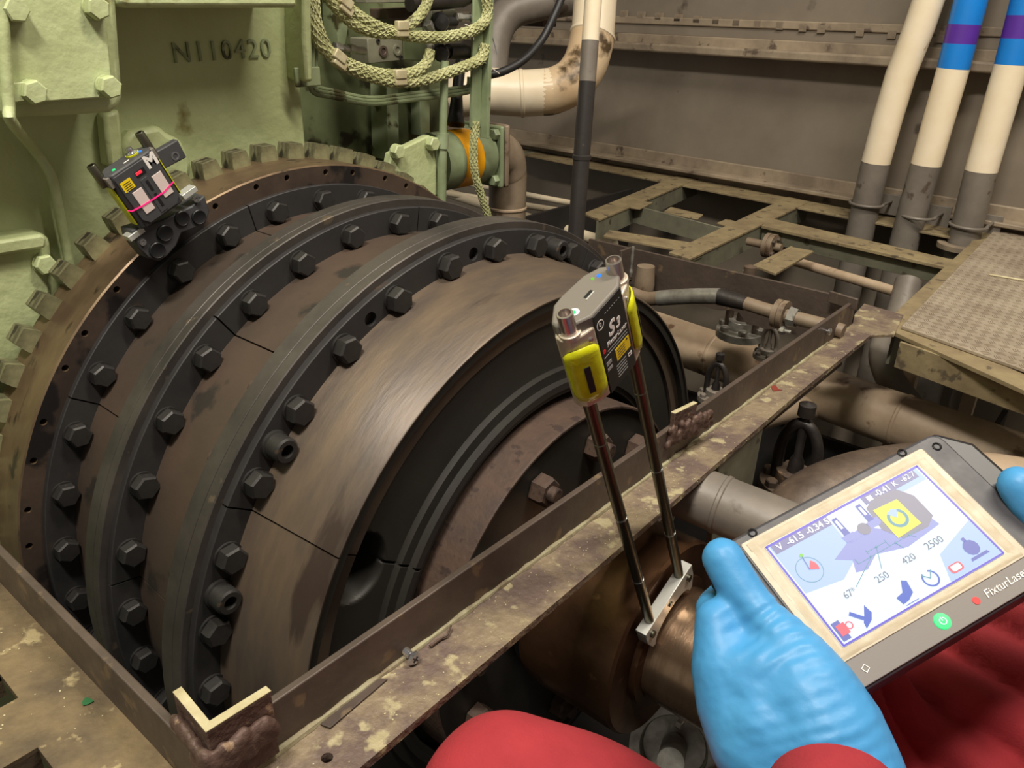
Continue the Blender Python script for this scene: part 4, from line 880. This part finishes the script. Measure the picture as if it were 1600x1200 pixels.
part('elbow', MB().tube([(XC, yf + .025, zc_), (XC, yf + .04, zc_ - .002), (XC, yf + .070, zc_ - .018), (XC, yf + .085, zc_ - .050), (XC, yf + .09, zc_ - .10), (XC, yf + .09, zc_ - .40)], [.056, .055, .052, .048, .045, .045], 36), 'tanpipe2', oc)
part('weld_seam', MB().rev([(-.004, .0445), (-.002, .0475), (.002, .0475), (.004, .0445)], (XC, yf + .09, zc_ - .135), (0, 0, 1), 36), 'tanpipe', oc)
solo('black_sleeve', MB().tube([D(712, 195, 1.72), D(714, 150, 1.72), D(720, 95, 1.72)], [.020, .012, .012], 14), 'rubber', 'black rubber sleeve behind the green standpipe', 'sleeve')
# standpipe and flat upright bar
XS = XE + .02
gs = thing('standpipe', 'thin green upright pipe with collar in front of the yellow banded outlet', 'pipe', P(692, 308, 'x', XS))
part('pipe_run', MB().tube([P(695, 95, 'x', XS), P(692, 215, 'x', XS)], .008, 16, smooth=0), 'greenpipe', gs); part('collar', MB().tube([P(692, 208, 'x', XS), P(691, 232, 'x', XS)], .0125, 16, smooth=0), 'greenpipe', gs); part('pipe_run', MB().tube([P(691, 230, 'x', XS), P(690, 320, 'x', XS)], .0095, 16, smooth=0), 'greenpipe', gs)
fb = thing('upright_bar', 'green flat upright bar right of the hoses with a braided hose hanging down', 'bar', P(748, 190, 'x', XS))
part('bar', MB().prism([P(a_, b_, 'x', XS) for a_, b_ in ((742, -60), (762, -60), (752, 200), (736, 200))], V((-.006, 0, 0))), 'greenpipe', fb, .001)
part('angle', MB().prism([P(a_, b_, 'x', XS) for a_, b_ in ((758, -60), (763, -60), (755, 215), (750, 215))], V((.018, 0, 0))), 'greenpipe', fb, .001)

# braided hoses: tube with woven ridges
def braid(pts, r, label=None, par=None, name='braided_hose', group='braided hoses on the engine'):
    mb = MB(); mb.tube(pts, r, 14, smooth=8)
    ps = [V(x) for x in pts]; o = []
    sm = 10
    for i in range(len(ps) - 1):
        a = ps[max(i - 1, 0)]; b = ps[i]; c_ = ps[i + 1]; d = ps[min(i + 2, len(ps) - 1)]
        for k_ in range(sm):
            t = k_ / sm; o.append(0.5 * ((2 * b) + (c_ - a) * t + (2 * a - 5 * b + 4 * c_ - d) * t * t + (3 * b - a - 3 * c_ + d) * t ** 3))
    o.append(ps[-1])
    # resample evenly
    L_ = [0]
    for i in range(1, len(o)): L_.append(L_[-1] + (o[i] - o[i - 1]).length)
    N_ = int(L_[-1] / .0022); e = []; j = 0
    for i in range(N_ + 1):
        s_ = L_[-1] * i / N_
        while j < len(L_) - 2 and L_[j + 1] < s_: j += 1
        e.append(o[j].lerp(o[j + 1], (s_ - L_[j]) / max(1e-9, L_[j + 1] - L_[j])))
    fr = []; u = (e[1] - e[0]).orthogonal().normalized()
    for i in range(len(e)):
        t = (e[min(i + 1, len(e) - 1)] - e[max(i - 1, 0)]).normalized(); u = (u - t * u.dot(t)).normalized(); fr.append((u.copy(), t.cross(u)))
    for sgn in (-1, 1):
        for s0 in range(7):
            st = []
            for i in range(len(e)):
                th = sgn * (s_ := L_[-1] * i / N_) / (r * 2.2) + s0 * 2 * PI / 7; rr0 = r * (1.06 + .10 * math.cos(2 * th * 3.5 * 0 + (i * 1.3 + s0) * PI * .5)); st.append(e[i] + (fr[i][0] * math.cos(th) + fr[i][1] * math.sin(th)) * rr0)
            mb.tube(st, r * .17, 4, smooth=0)
    if par: return part(name, mb, 'hose', par)
    return solo(name, mb, 'hose', label, 'hose', group)
XH = XE + .03
h = lambda *q: [P(a_, b_, 'x', XH) for a_, b_ in q]
RH = .0088
braid(h((500, -30), (522, 8), (560, 42), (605, 52), (640, 38), (664, 12), (672, -20)), RH * .9, 'green braided hose, uppermost small loop at the top of the engine')
braid(h((514, -30), (535, 5), (575, 35), (612, 50), (660, 58), (710, 56), (748, 42), (762, 18), (754, -30)), RH, 'green braided hose, wide loop through the upper clamp')
braid(h((484, -30), (488, 35), (505, 75), (540, 98), (590, 115), (640, 115), (665, 100), (672, 78)), RH * .95, 'green braided hose, inner lower loop ending at the dull steel fitting')
braid(h((490, -30), (492, 30), (510, 75), (530, 97), (575, 118), (620, 128), (665, 124), (715, 108), (750, 92), (758, 70)), RH, 'green braided hose, outer lower loop reaching the upright bar')
braid([P(a_, b_, 'x', XH - .01) for a_, b_ in ((743, 190), (740, 230), (742, 270), (752, 305), (765, 345))], RH * .8, 'green braided hose hanging down before the yellow band')
for (px, py, a, lab) in ((628, 45, 0, 'upper pale clamp on the braided hoses'), (530, 93, -.6, 'left pale clamp on the lower braided hoses'), (625, 121, 0, 'lower middle pale clamp on the braided hoses'), (540, 8, -.6, 'pale clamp on the braided hoses at the picture top')):
    t = thing('hose_clamp', lab, 'clamp', P(px, py, 'x', XH + .012), 'hose clamps on the engine'); r_ = M.Rotation(a, 3, 'X')
    part('clamp_half', MB().box(P(px, py - 5, 'x', XH + .010), (.012, .026, .016), r_), 'edge', t, .002); part('clamp_half', MB().box(P(px, py + 6, 'x', XH + .008), (.012, .028, .014), r_), 'edge', t, .002)
# three small tubes bending below the hoses
XT = XE - .02
for i in range(3):
    o_ = i * 5.2; tpt = [P(a_, b_, 'x', XT - i * .004) for a_, b_ in ((484 + o_, 60), (484 + o_ * .9, 128), (492 + o_ * .6, 146 - o_ * .9), (520, 152 - o_), (578, 163 - o_), (640, 157 - o_), (720, 147 - o_), (737 - o_ * .6, 140 - o_ * .6), (743 - o_, 120))]
    solo('green_tube', MB().tube(tpt, .0038, 10), 'green2', ('lowest', 'middle', 'uppermost')[i] + ' of three thin green tubes bending below the hoses', 'pipe', 'thin tubes below the hoses')
solo('tube_bracket', MB().box(P(480, 120, 'x', XE + .03), (.006, .05, .030)), 'green2', 'small green bracket plate holding the thin tubes at the left', 'bracket', b=.002)
# valve blocks
def block(px, x, dx, m, label, nm='valve_block', holes=()):
    q = [P(a_, b_, 'x', x) for a_, b_ in px]; t = thing(nm, label, 'valve block', (q[0] + q[2]) / 2)
    part('block', MB().prism(q, V((-dx, 0, 0))), m, t, .0015)
    for (hx_, hy_, r, mm) in holes: part('port', MB().rev([(0, .0001), (0, r), (.003, r), (.003, r * .6), (.001, r * .5), (.001, .0001)], P(hx_, hy_, 'x', x), X1, 16), mm, t)
    return t
block([(574, 60), (628, 56), (630, 94), (576, 100)], XE - .03, .05, 'beamside', 'metal valve block with round ports between the braided hoses', holes=((590, 64, .004, 'inkdark'), (598, 80, .010, 'valve'), (620, 78, .010, 'beamside'), (626, 90, .004, 'inkdark')))
block([(604, 14), (680, 10), (682, 42), (640, 44), (606, 30)], XE - .06, .05, 'valve', 'brown valve block behind the upper braided hose')
block([(674, 16), (712, 14), (714, 48), (676, 50)], XE - .03, .03, 'beamside', 'grey square plate holding the upper black knob')
block([(572, -20), (700, -20), (700, 3), (572, 5)], XE - .03, .03, 'beamside', 'grey block at the top edge above the hoses')
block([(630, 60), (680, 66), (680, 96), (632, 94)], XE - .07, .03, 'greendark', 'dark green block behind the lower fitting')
def knob(px, py, r, label):
    p = P(px, py, 'x', XE + .005); t = thing('sealing_plug', label, 'plug', p, 'black plugs on the valve blocks')
    part('cap', MB().rev([(-.03, .0001), (-.03, r * .8), (-.012, r), (.010, r), (.016, r * .8), (.018, .0001)], p, (.75, -.5, -.1), 22), 'rubber', t); part('collar', MB().tube([p, p + V((-.01, .05, 0))], r * .6, 14, smooth=0), 'rubber', t)
knob(688, 34, .016, 'upper black plug on a small grey plate'); knob(688, 82, .016, 'lower black plug above the standpipe')
solo('black_connector', MB().tube([P(700, 80, 'x', XE), P(722, 80, 'x', XE), P(742, 84, 'x', XE)], [.014, .015, .011], 14, smooth=1), 'ironblack', 'black ribbed connector right of the lower plug', 'connector')
solo('black_connector', MB().tube([P(640, 6, 'x', XE), P(720, 0, 'x', XE), P(738, -4, 'x', XE)], [.014, .015, .011], 14, smooth=1), 'ironblack', 'black connector at the very top above the hoses', 'connector')
for (pts_, lab) in ((((522, 74), (545, 76), (570, 80)), 'zinc fitting left of the valve block'), (((712, 27), (735, 27), (752, 28)), 'bright zinc fitting right of the upper plug'), (((668, 36), (672, 44), (676, 52)), 'short steel fitting under the brown valve block'), (((670, 92), (672, 80), (671, 66)), 'dull steel fitting at the end of the inner hose')):
    t = thing('pipe_fitting', lab, 'fitting', P(*pts_[1], 'x', XE)); q = [P(*a_, 'x', XE) for a_ in pts_]
    part('nut', MB().rev([(0, .0001), (0, .0095), (.014, .0095), (.014, .0001)], q[0], (q[1] - q[0]).normalized(), 6), 'galv', t, .0006); part('body', MB().tube([q[0], q[2]], .0065, 14, smooth=0), 'galv', t); part('nut', MB().rev([(0, .0001), (0, .009), (.012, .009), (.012, .0001)], q[1], (q[2] - q[1]).normalized(), 6), 'galv', t, .0006)
for k_, pr in enumerate((((757, 20), (770, 60), (777, 85)), ((752, 92), (766, 105), (780, 115)), ((727, 38), (737, 45), (740, 62)))):
    solo('cable_tie', MB().tube([P(*q, 'x', XE + .03) for q in pr], .0012, 6), 'white' if k_ else 'inkgrey', ('thin dark tie end hanging right of the hoses', 'pale tie end pointing down beside the upright bar', 'white tie loop by the zinc fitting')[k_], 'cable tie')

# ================================================================ TABLET
KS = .132 / .12
To = D(0, 0, 0); tcam = V((.1595, .1034, .5013)) * KS
To = CAM + Rm.transposed() @ tcam
TU = V((.4442, .8445, .2992)).normalized(); TV = V((.874, -.3351, -.3519)); TV = (TV - TU * TV.dot(TU)).normalized(); TN = TV.cross(TU)     # TN faces the viewer
if TN.dot(CAM - To) < 0: TN = -TN
SWd, SHt = .132, .0792
def T(u, v, n=0): return To + TU * u + TV * v + TN * n
def TP(px, py, n=0):
    r = ray(px, py); t = (To + TN * n - CAM).dot(TN) / r.dot(TN); p = CAM + r * t; return ((p - To).dot(TU), (p - To).dot(TV))
Rt = M(((TU.x, TV.x, TN.x), (TU.y, TV.y, TN.y), (TU.z, TV.z, TN.z)))
tb_ = thing('measuring_tablet', 'dark grey handheld display unit with lit screen held in blue gloves', 'tablet', T(.07, .05, -.035))
def rr(u0, v0, u1, v1, r, n=5):
    q = []
    for (cx, cy, a0) in ((u1 - r, v1 - r, 0), (u0 + r, v1 - r, 90), (u0 + r, v0 + r, 180), (u1 - r, v0 + r, 270)):
        for k_ in range(n + 1): a = math.radians(a0 + 90 * k_ / n); q.append((cx + r * math.cos(a), cy + r * math.sin(a)))
    return q
def TPl(pts, n0, h, m, nm, b=0, par=tb_): return part(nm, MB().prism([T(a_, b__, n0) for a_, b__ in pts], TN * h), m, par, b)
# housing: stepped slab with raised side grips
TPl(rr(-.031, -.017, .168, .106, .010), -.030, .029, 'tab_dark', 'housing', .0025)
TPl(rr(-.030, -.012, .162, .100, .010), -.042, .014, 'tab_black', 'rear_shell', .003)
TPl([(.1475, -.0168), (.1665, -.017), (.184, .004), (.186, .075), (.172, .1055), (.1475, .1055)], -.034, .0325, 'tab_black', 'side_grip', .004)
TPl([(-.0155, -.0168), (-.030, -.017), (-.038, -.004), (-.040, .075), (-.034, .1055), (-.0155, .1055)], -.034, .0325, 'tab_black', 'side_grip', .004)
TPl(rr(-.0145, -.0105, .1475, .1045, .003), -.001, .0015, 'tab_grey', 'front_plate', .0004)
TPl(rr(-.0135, -.0098, .1462, .0870, .002), .0005, .0008, 'tab_bezel', 'bezel', .0003)
# crumpled clear tape round the screen
def strip_(pts, wd, nm='tape_strip'):
    rnd = random.Random(len(pts) * 7 + int(pts[0][0] * 1e4)); n = 30; mb = MB(); q = []
    (ax_, ay_), (bx_, by_) = pts
    dx, dy = bx_ - ax_, by_ - ay_; l = math.hypot(dx, dy); dx /= l; dy /= l; nx, ny = -dy, dx
    for i in range(n + 1):
        s_ = l * i / n
        for k_ in range(6):
            o_ = (k_ / 5 - .5) * wd + rnd.uniform(-.0003, .0003); hgt = .0014 + (rnd.uniform(0, .0004) if 0 < k_ < 5 else .0)
            q.append(T(ax_ + dx * s_ + nx * o_, ay_ + dy * s_ + ny * o_, hgt))
    f = [(i * 6 + k_, i * 6 + k_ + 1, (i + 1) * 6 + k_ + 1, (i + 1) * 6 + k_) for i in range(n) for k_ in range(5)]
    mb.add(q, f); return part(nm, mb, 'tape', tb_, sm=80)
strip_([(-.010, -.0045), (.142, -.0045)], .007); strip_([(-.006, -.006), (-.006, .084)], .006); strip_([(.1385, -.006), (.1385, .084)], .007); strip_([(-.010, .0828), (.142, .0828)], .0055)
scn = TPl(rr(-.0005, -.0002, .1325, .0795, .001), .0012, .0006, 'e_screen', 'screen')
def sp(pts, m, nm='screen_graphic', lv=1): return part(nm, MB().prism([T(a_, b__, .0018 + lv * .00022) for a_, b__ in pts], TN * .00006), m, scn)
def sln(a, b, wd, m, lv=2, nm='screen_line'):
    dx, dy = b[0] - a[0], b[1] - a[1]; l = math.hypot(dx, dy); nx, ny = -dy / l * wd / 2, dx / l * wd / 2
    return sp([(a[0] + nx, a[1] + ny), (b[0] + nx, b[1] + ny), (b[0] - nx, b[1] - ny), (a[0] - nx, a[1] - ny)], m, nm, lv)
def circ(cx, cy, r, n=24, a0=0, a1=360): return [(cx + r * math.cos(math.radians(a0 + (a1 - a0) * i / n)), cy + r * math.sin(math.radians(a0 + (a1 - a0) * i / n))) for i in range(n + (0 if a1 - a0 > 359 else 1))]
def ringg(cx, cy, r, wd, m, lv=2, a0=0, a1=360):
    n = 30; o = circ(cx, cy, r, n, a0, a1); i_ = circ(cx, cy, r - wd, n, a0, a1); mb = MB(); k_ = len(o)
    mb.add([T(a_, b__, .0018 + lv * .00022) for a_, b__ in o + i_], [(i, (i + 1) % k_, k_ + (i + 1) % k_, k_ + i) for i in range(k_ if a1 - a0 > 359 else k_ - 1)]); return part('screen_ring', mb, m, scn, sm=0)
def stx(s, size, u, v, m, lv=3, bold=0): return text(s, size, m, frame(T(u, v, .0018 + lv * .00022), TU, -TV), scn, 'screen_text', ext=.00005, bold=bold)
# blue glow edges, header bars, sky tinted areas
for q in ([(-.0005, 0), (.1325, 0), (.1325, .0016), (-.0005, .0016)], [(.1310, 0), (.1325, 0), (.1325, .079), (.1310, .079)], [(-.0005, .0), (.0010, 0), (.0010, .079), (-.0005, .079)], [(0, .0782), (.132, .0782), (.132, .0795), (0, .0795)]): sp(q, 'e_violet')
sp([(.002, .0016), (.050, .0016), (.050, .034), (.030, .044), (.002, .040)], 'e_sky', lv=0.3); sp([(.095, .0016), (.130, .0016), (.130, .012), (.095, .012)], 'e_sky', lv=.3)
sp([(.096, .060), (.131, .050), (.131, .078), (.088, .078)], 'e_sky', lv=.3)
sp([(.003, .0016), (.050, .0016), (.050, .0085), (.003, .0085)], 'e_bar'); sp([(.080, .0016), (.127, .0016), (.127, .0080), (.080, .0080)], 'e_bar')
stx('V  -61.5', .0068, .017, .0050, 'e_white', bold=.0001); stx('-0.34 S', .0068, .040, .0050, 'e_white', bold=.0001)
stx('-0.41', .0066, .097, .0046, 'e_white', bold=.0001); stx('K  -62.7', .0060, .116, .0044, 'e_white'); sp([(.0835, .0030), (.0875, .0030), (.0875, .0068), (.0835, .0068)], 'e_white', lv=2)
# machine picture
sp([(.034, .030), (.050, .024), (.072, .024), (.080, .030), (.110, .034), (.112, .043), (.082, .046), (.060, .040), (.048, .046), (.040, .044), (.044, .036)], 'e_haze')
sp([(.078, .010), (.088, .006), (.106, .008), (.113, .018), (.113, .036), (.104, .041), (.084, .040), (.076, .028)], 'e_grey', lv=1.5)
sp([(.0808, .0135), (.1008, .0145), (.1020, .0368), (.0808, .0380)], 'e_yellow', lv=2.5)
ringg(.0912, .0262, .0072, .0022, 'e_steel', 3.2, -60, 250); sp([(.0912, .0262), (.0868, .0205), (.0912, .0185), (.0950, .0205)], 'e_sky', lv=3)
sp(circ(.066, .0215, .0045), 'e_grey', lv=2); sp([(.052, .021), (.080, .018), (.080, .023), (.052, .026)], 'e_haze', lv=1.6)
for (cu_, cv_) in ((.0535, .0135), (.0745, .0130)):
    sp([(cu_ - .002, cv_ - .008), (cu_ + .002, cv_ - .008), (cu_ + .0025, cv_ + .006), (cu_ - .0025, cv_ + .006)], 'e_blue', lv=2.2); sp([(cu_ - .001, cv_ - .006), (cu_ + .001, cv_ - .006), (cu_ + .001, cv_ + .001), (cu_ - .001, cv_ + .001)], 'e_white', lv=2.6)
    sp([(cu_ - .005, cv_ + .006), (cu_ + .005, cv_ + .006), (cu_ + .004, cv_ + .011), (cu_ - .004, cv_ + .011)], 'e_haze', lv=2)
# angle dial
ringg(.0150, .0278, .0092, .0004, 'e_steel', 2); sln((.0150, .0278), (.0165, .0180), .0006, 'e_blue', 3); sp(circ(.0167, .0172, .0014, 14), 'e_lime', lv=3)
sp([(.0150, .0278)] + circ(.0150, .0278, .0066, 8, -50, 25), 'e_red', lv=3)
# measuring lines
sln((.0455, .0400), (.0980, .0395), .0004, 'e_steel'); sln((.0560, .0360), (.0720, .0360), .0004, 'e_steel'); sln((.0560, .0345), (.0560, .0375), .0004, 'e_steel'); sln((.0720, .0345), (.0720, .0395), .0004, 'e_steel')
for x in (.0560, .0640, .0770, .0890): sp(circ(x, .0397 if x != .064 else .0360, .0008, 10), 'e_steel', lv=3)
sln((.0560, .0400), (.0330, .0520), .0005, 'e_steel'); sln((.0640, .0360), (.0560, .0500), .0005, 'e_steel'); sln((.0770, .0400), (.0790, .0455), .0005, 'e_steel'); sln((.0890, .0400), (.0920, .0430), .0005, 'e_steel')
sln((.0455, .0400), (.0455, .0360), .0005, 'e_steel')
stx('2500', .0072, .0985, .0520, 'e_ink'); stx('420', .0068, .0760, .0530, 'e_ink'); stx('250', .0068, .0520, .0548, 'e_ink'); stx('67*', .0066, .0265, .0535, 'e_ink')
# menu icons
sp([(.0020, .0640), (.0080, .0640), (.0080, .0770), (.0020, .0770)], 'e_blue', lv=2); sp([(.0035, .0665), (.0100, .0665), (.0100, .0740), (.0035, .0740)], 'e_red', lv=3); ringg(.0120, .0700, .0026, .0008, 'e_red', 3)
sln((.0170, .0640), (.0230, .0710), .0028, 'e_royal'); sp([(.0240, .0700), (.0290, .0640), (.0300, .0700), (.0265, .0740), (.0200, .0770), (.0210, .0730)], 'e_royal', lv=2)
sp([(.0500, .0700), (.0560, .0690), (.0610, .0620), (.0640, .0640), (.0620, .0720), (.0560, .0750), (.0510, .0755)], 'e_royal', lv=2); sln((.0520, .0770), (.0620, .0770), .0005, 'e_royal')
ringg(.0785, .0700, .0058, .0012, 'e_royal', 2, -70, 240); sln((.0785, .0700), (.0745, .0660), .0008, 'e_steel', 3); sln((.0785, .0700), (.0825, .0655), .0008, 'e_steel', 3)
sp(rr(.0930, .0690, .1030, .0750, .002), 'e_red', lv=2); sp(rr(.0945, .0700, .1015, .0740, .001), 'e_white', lv=3)
sp(circ(.1170, .0660, .0055, 12), 'e_blue', lv=2); sp([(.1110, .0720), (.1240, .0720), (.1250, .0740), (.1100, .0740)], 'e_blue', lv=2); sp([(.1155, .0580), (.1180, .0580), (.1180, .0610), (.1155, .0610)], 'e_blue', lv=2)
# front plate marks: power key, maker lettering, screws
part('power_key', MB().rev([(0, .0055), (.0008, .0052), (.0010, .0001)], T(.0648, .0950, .0005), TN, 26), 'e_green', tb_)
pk = MB(); q = [T(.0648 + .0022 * math.sin(a), .0952 - .0022 * math.cos(a), .0017) for a in [math.radians(30 + i * 20) for i in range(16)]]
pk.tube(q, .0003, 6, smooth=1); pk.tube([T(.0648, .0925, .0017), T(.0648, .0950, .0017)], .0003, 6); part('power_symbol', pk, 'e_white', tb_)
text('FixturLaser', .0078, 'white', frame(T(.118, .0948, .0008), TU, -TV), tb_, shear=.2)
part('maker_mark', MB().rev([(0, .0026), (.0003, .0026), (.0003, .0001)], T(.0930, .0948, .0005), TN, 16), 'inkred', tb_)
part('memory_slot_mark', MB().rev([(0, .0028), (.0003, .0028), (.0003, .0022), (0, .0022)], T(.0030, .0958, .0006), TN, 4, closed=True), 'white', tb_)
for (u_, v_) in ((.0, -.0138), (.1330, -.0140), (.1580, -.0060), (-.026, -.006), (-.026, .098), (.158, .098)):
    part('housing_screw', MB().rev([(-.002, .0001), (-.0015, .0016), (.0004, .0022), (.0008, .0028), (.0004, .0034), (-.001, .0034)], T(u_, v_, -.0008), TN, 18), 'dev_black', tb_)

# ================================================================ PERSON
def flesh(balls, vox, name, m, par, smooth=8, fold=None):
    """balls: chains of (point, radius); filled in between, fused into one skin"""
    mb = MB()
    for ch in balls:
        for i in range(len(ch) - 1):
            (a, ra), (b, rb) = ch[i], ch[i + 1]; n = max(2, int((b - a).length / (min(ra, rb) * .28)) + 1)
            for k_ in range(n + 1): t = k_ / n; mb.ball(a.lerp(b, t), ra + (rb - ra) * t, n=10)
    o = link(name, mb.mesh(name, m, 0), par)
    md = o.modifiers.new('r', 'REMESH'); md.mode = 'VOXEL'; md.voxel_size = vox; md.use_smooth_shade = True
    md = o.modifiers.new('s', 'SMOOTH'); md.iterations = smooth; md.factor = .6
    bpy.context.view_layer.update()
    me = bpy.data.meshes.new_from_object(o.evaluated_get(bpy.context.evaluated_depsgraph_get())); o.modifiers.clear(); o.data = me
    if fold:
        ns = [v.normal.copy() for v in me.vertices]
        for v, nn2 in zip(me.vertices, ns): v.co += nn2 * fold(v.co)
    for p in me.polygons: p.use_smooth = True
    me.name = name
    return o
pe = thing('person', 'person in red coverall and blue gloves holding the display unit with both hands', 'person', D(1500, 1500, .75))
b = lambda x, y, d, r: (D(x, y, d), r)
from mathutils import noise
W0 = D(1210, 1000, .50); WD = (D(1130, 873, .543) - D(1218, 1005, .514)).normalized(); W1 = D(1290, 1165, .45); WE = (D(1245, 1050, .505) - D(1320, 1215, .478)).normalized()
W2 = D(1160, 985, .51)
def gfold(co):
    a = math.exp(-((co - W0).length / .026) ** 2); b_ = math.exp(-((co - W1).length / .034) ** 2); c_ = math.exp(-((co - W2).length / .016) ** 2)
    return (.0003 * noise.noise(co * 70) + .0002 * noise.noise(co * 200) + .0011 * a * math.sin(co.dot(WD) * 720 + 2.5 * noise.noise(co * 40)) * (.5 + noise.noise(co * 50 + V((3, 1, 2)))) +
            .00035 * b_ * math.sin(co.dot(WE) * 700 + 3 * noise.noise(co * 30)) - .003 * c_)
TB = lambda u, v, n, r: (T(u, v, n), r)
thumb = [b(1129, 872, .543, .0142), b(1146, 902, .538, .0150), b(1168, 938, .530, .0148), b(1192, 972, .522, .0165), b(1218, 1005, .514, .0205), b(1245, 1050, .505, .027)]
palm = [[b(1245, 1050, .505, .027), b(1262, 1095, .498, .034), b(1290, 1150, .488, .037), b(1320, 1215, .478, .036), b(1350, 1290, .47, .034)],
        [b(1124, 972, .532, .0165), b(1130, 1000, .528, .0195), b(1136, 1045, .522, .0235), b(1150, 1100, .515, .026), b(1185, 1160, .503, .031), b(1290, 1230, .482, .034)],
        [b(1136, 1045, .522, .0235), b(1200, 1050, .512, .028), b(1245, 1050, .505, .027)], [b(1150, 1100, .515, .026), b(1262, 1095, .498, .034)], [b(1185, 1160, .503, .031), b(1290, 1150, .488, .037)],
        [b(1160, 1060, .516, .025), b(1200, 1090, .508, .030), b(1240, 1130, .50, .033)], [b(1215, 1020, .514, .022), b(1160, 1060, .517, .024)], [b(1200, 1130, .502, .032), b(1270, 1130, .495, .034)]]
fing = []
for k_, (sx, sy, v_, l) in enumerate(((1120, 985, -.004, .052), (1122, 1030, .018, .062), (1130, 1080, .040, .058), (1145, 1130, .061, .045))):
    fing.append([b(sx + 8, sy + 4, .536 - k_ * .004, .0145 - .0008 * k_), TB(-.046, v_ + .014, -.034, .0125), TB(-.038, v_ + .006, -.050, .0112), TB(-.020, v_, -.0555, .0108), TB(-.046 + l, v_ - .002, -.0545, .0098)])
lg = flesh([thumb] + palm + fing, .0018, 'left_glove', 'glove', pe, 12, gfold)
# right hand: thumb over the side grip
rt = [b(1590, 758, .552, .0135), b(1612, 786, .548, .0150), b(1648, 826, .542, .0165), TB(.222, .060, -.002, .018), TB(.242, .085, -.012, .026)]
rp = [[TB(.242, .085, -.012, .026), TB(.245, .120, -.018, .032), TB(.246, .160, -.022, .033)], [TB(.236, .070, -.034, .018), TB(.244, .095, -.024, .028)]]
rf = []
for k_ in range(4): rf.append([TB(.240, .062 + k_ * .022, -.032, .0145), TB(.214, .042 + k_ * .020, -.050, .0118), TB(.180, .022 + k_ * .021, -.0555, .0108), TB(.140, .012 + k_ * .022, -.0545, .0098)])
rp += [[TB(.240, .062, -.032, .0145), TB(.242, .125, -.032, .020)]]
flesh([rt] + rp + rf, .0026, 'right_glove', 'glove', pe, 7, gfold)
# coverall: knee, lap, torso and both sleeves as one skin
knee = [b(792, 1262, .60, .070), b(905, 1330, .585, .082), b(1080, 1440, .62, .090), b(1350, 1560, .70, .105)]
lap = [b(1186, 985, .70, .048), b(1215, 1040, .70, .060), b(1290, 1110, .70, .082), b(1400, 1230, .72, .100), b(1560, 1400, .76, .120)]
lap2 = [b(1400, 1180, .70, .078), b(1520, 1140, .70, .090), b(1640, 1110, .70, .105), b(1800, 1250, .74, .13)]
hip = [b(1350, 1560, .70, .105), b(1560, 1400, .76, .12), b(1800, 1250, .74, .13), b(1900, 1500, .74, .14)]
body = V(((T(.07, .05).x + .34), (T(.07, .05).y - .10), .22))
tor = [b(1800, 1400, .76, .14), (body + V((.05, .02, 0)), .14), (body + V((.09, .03, .22)), .15), (body + V((.10, .03, .38)), .10)]
wl_ = D(1345, 1300, .468); wr_ = T(.246, .165, -.022)
larm = [(D(1345, 1300, .468), .040), (wl_.lerp(body + V((.02, -.2, .05)), .5), .048), (body + V((.02, -.20, .08)), .055), (body + V((.08, -.15, .34)), .065), (body + V((.09, 0, .36)), .08)]
rarm = [(wr_ + V((.03, 0, -.01)), .040), (body + V((.00, .20, .06)), .052), (body + V((.06, .20, .16)), .056), (body + V((.08, .17, .34)), .065), (body + V((.09, 0, .36)), .08)]
def cfold(co):
    q = Rm @ (co - CAM); px = 0
    s_ = co.dot(TU) * 75 + noise.noise(co * 7) * 2.5
    k_ = max(0, min(1, (q.x / q.z * F - 330) / 150))
    return k_ * (.016 * abs(math.sin(s_)) - .010) + .003 * noise.noise(co * 18)
flesh([knee, lap, lap2, hip, tor, larm, rarm], .007, 'coverall', 'red', pe, 6, cfold)
# cuff over the glove wrist
cu0 = D(1302, 1240, .446); cu1 = D(1322, 1420, .385); ax = (cu1 - cu0).normalized()
part('cuff', MB().rev([(.012, .0001), (.004, .0320), (0, .0335), (-.0012, .0345), (0, .0358), (.02, .037), (.05, .040), (.10, .044)], cu0, ax, 40), 'red', pe)
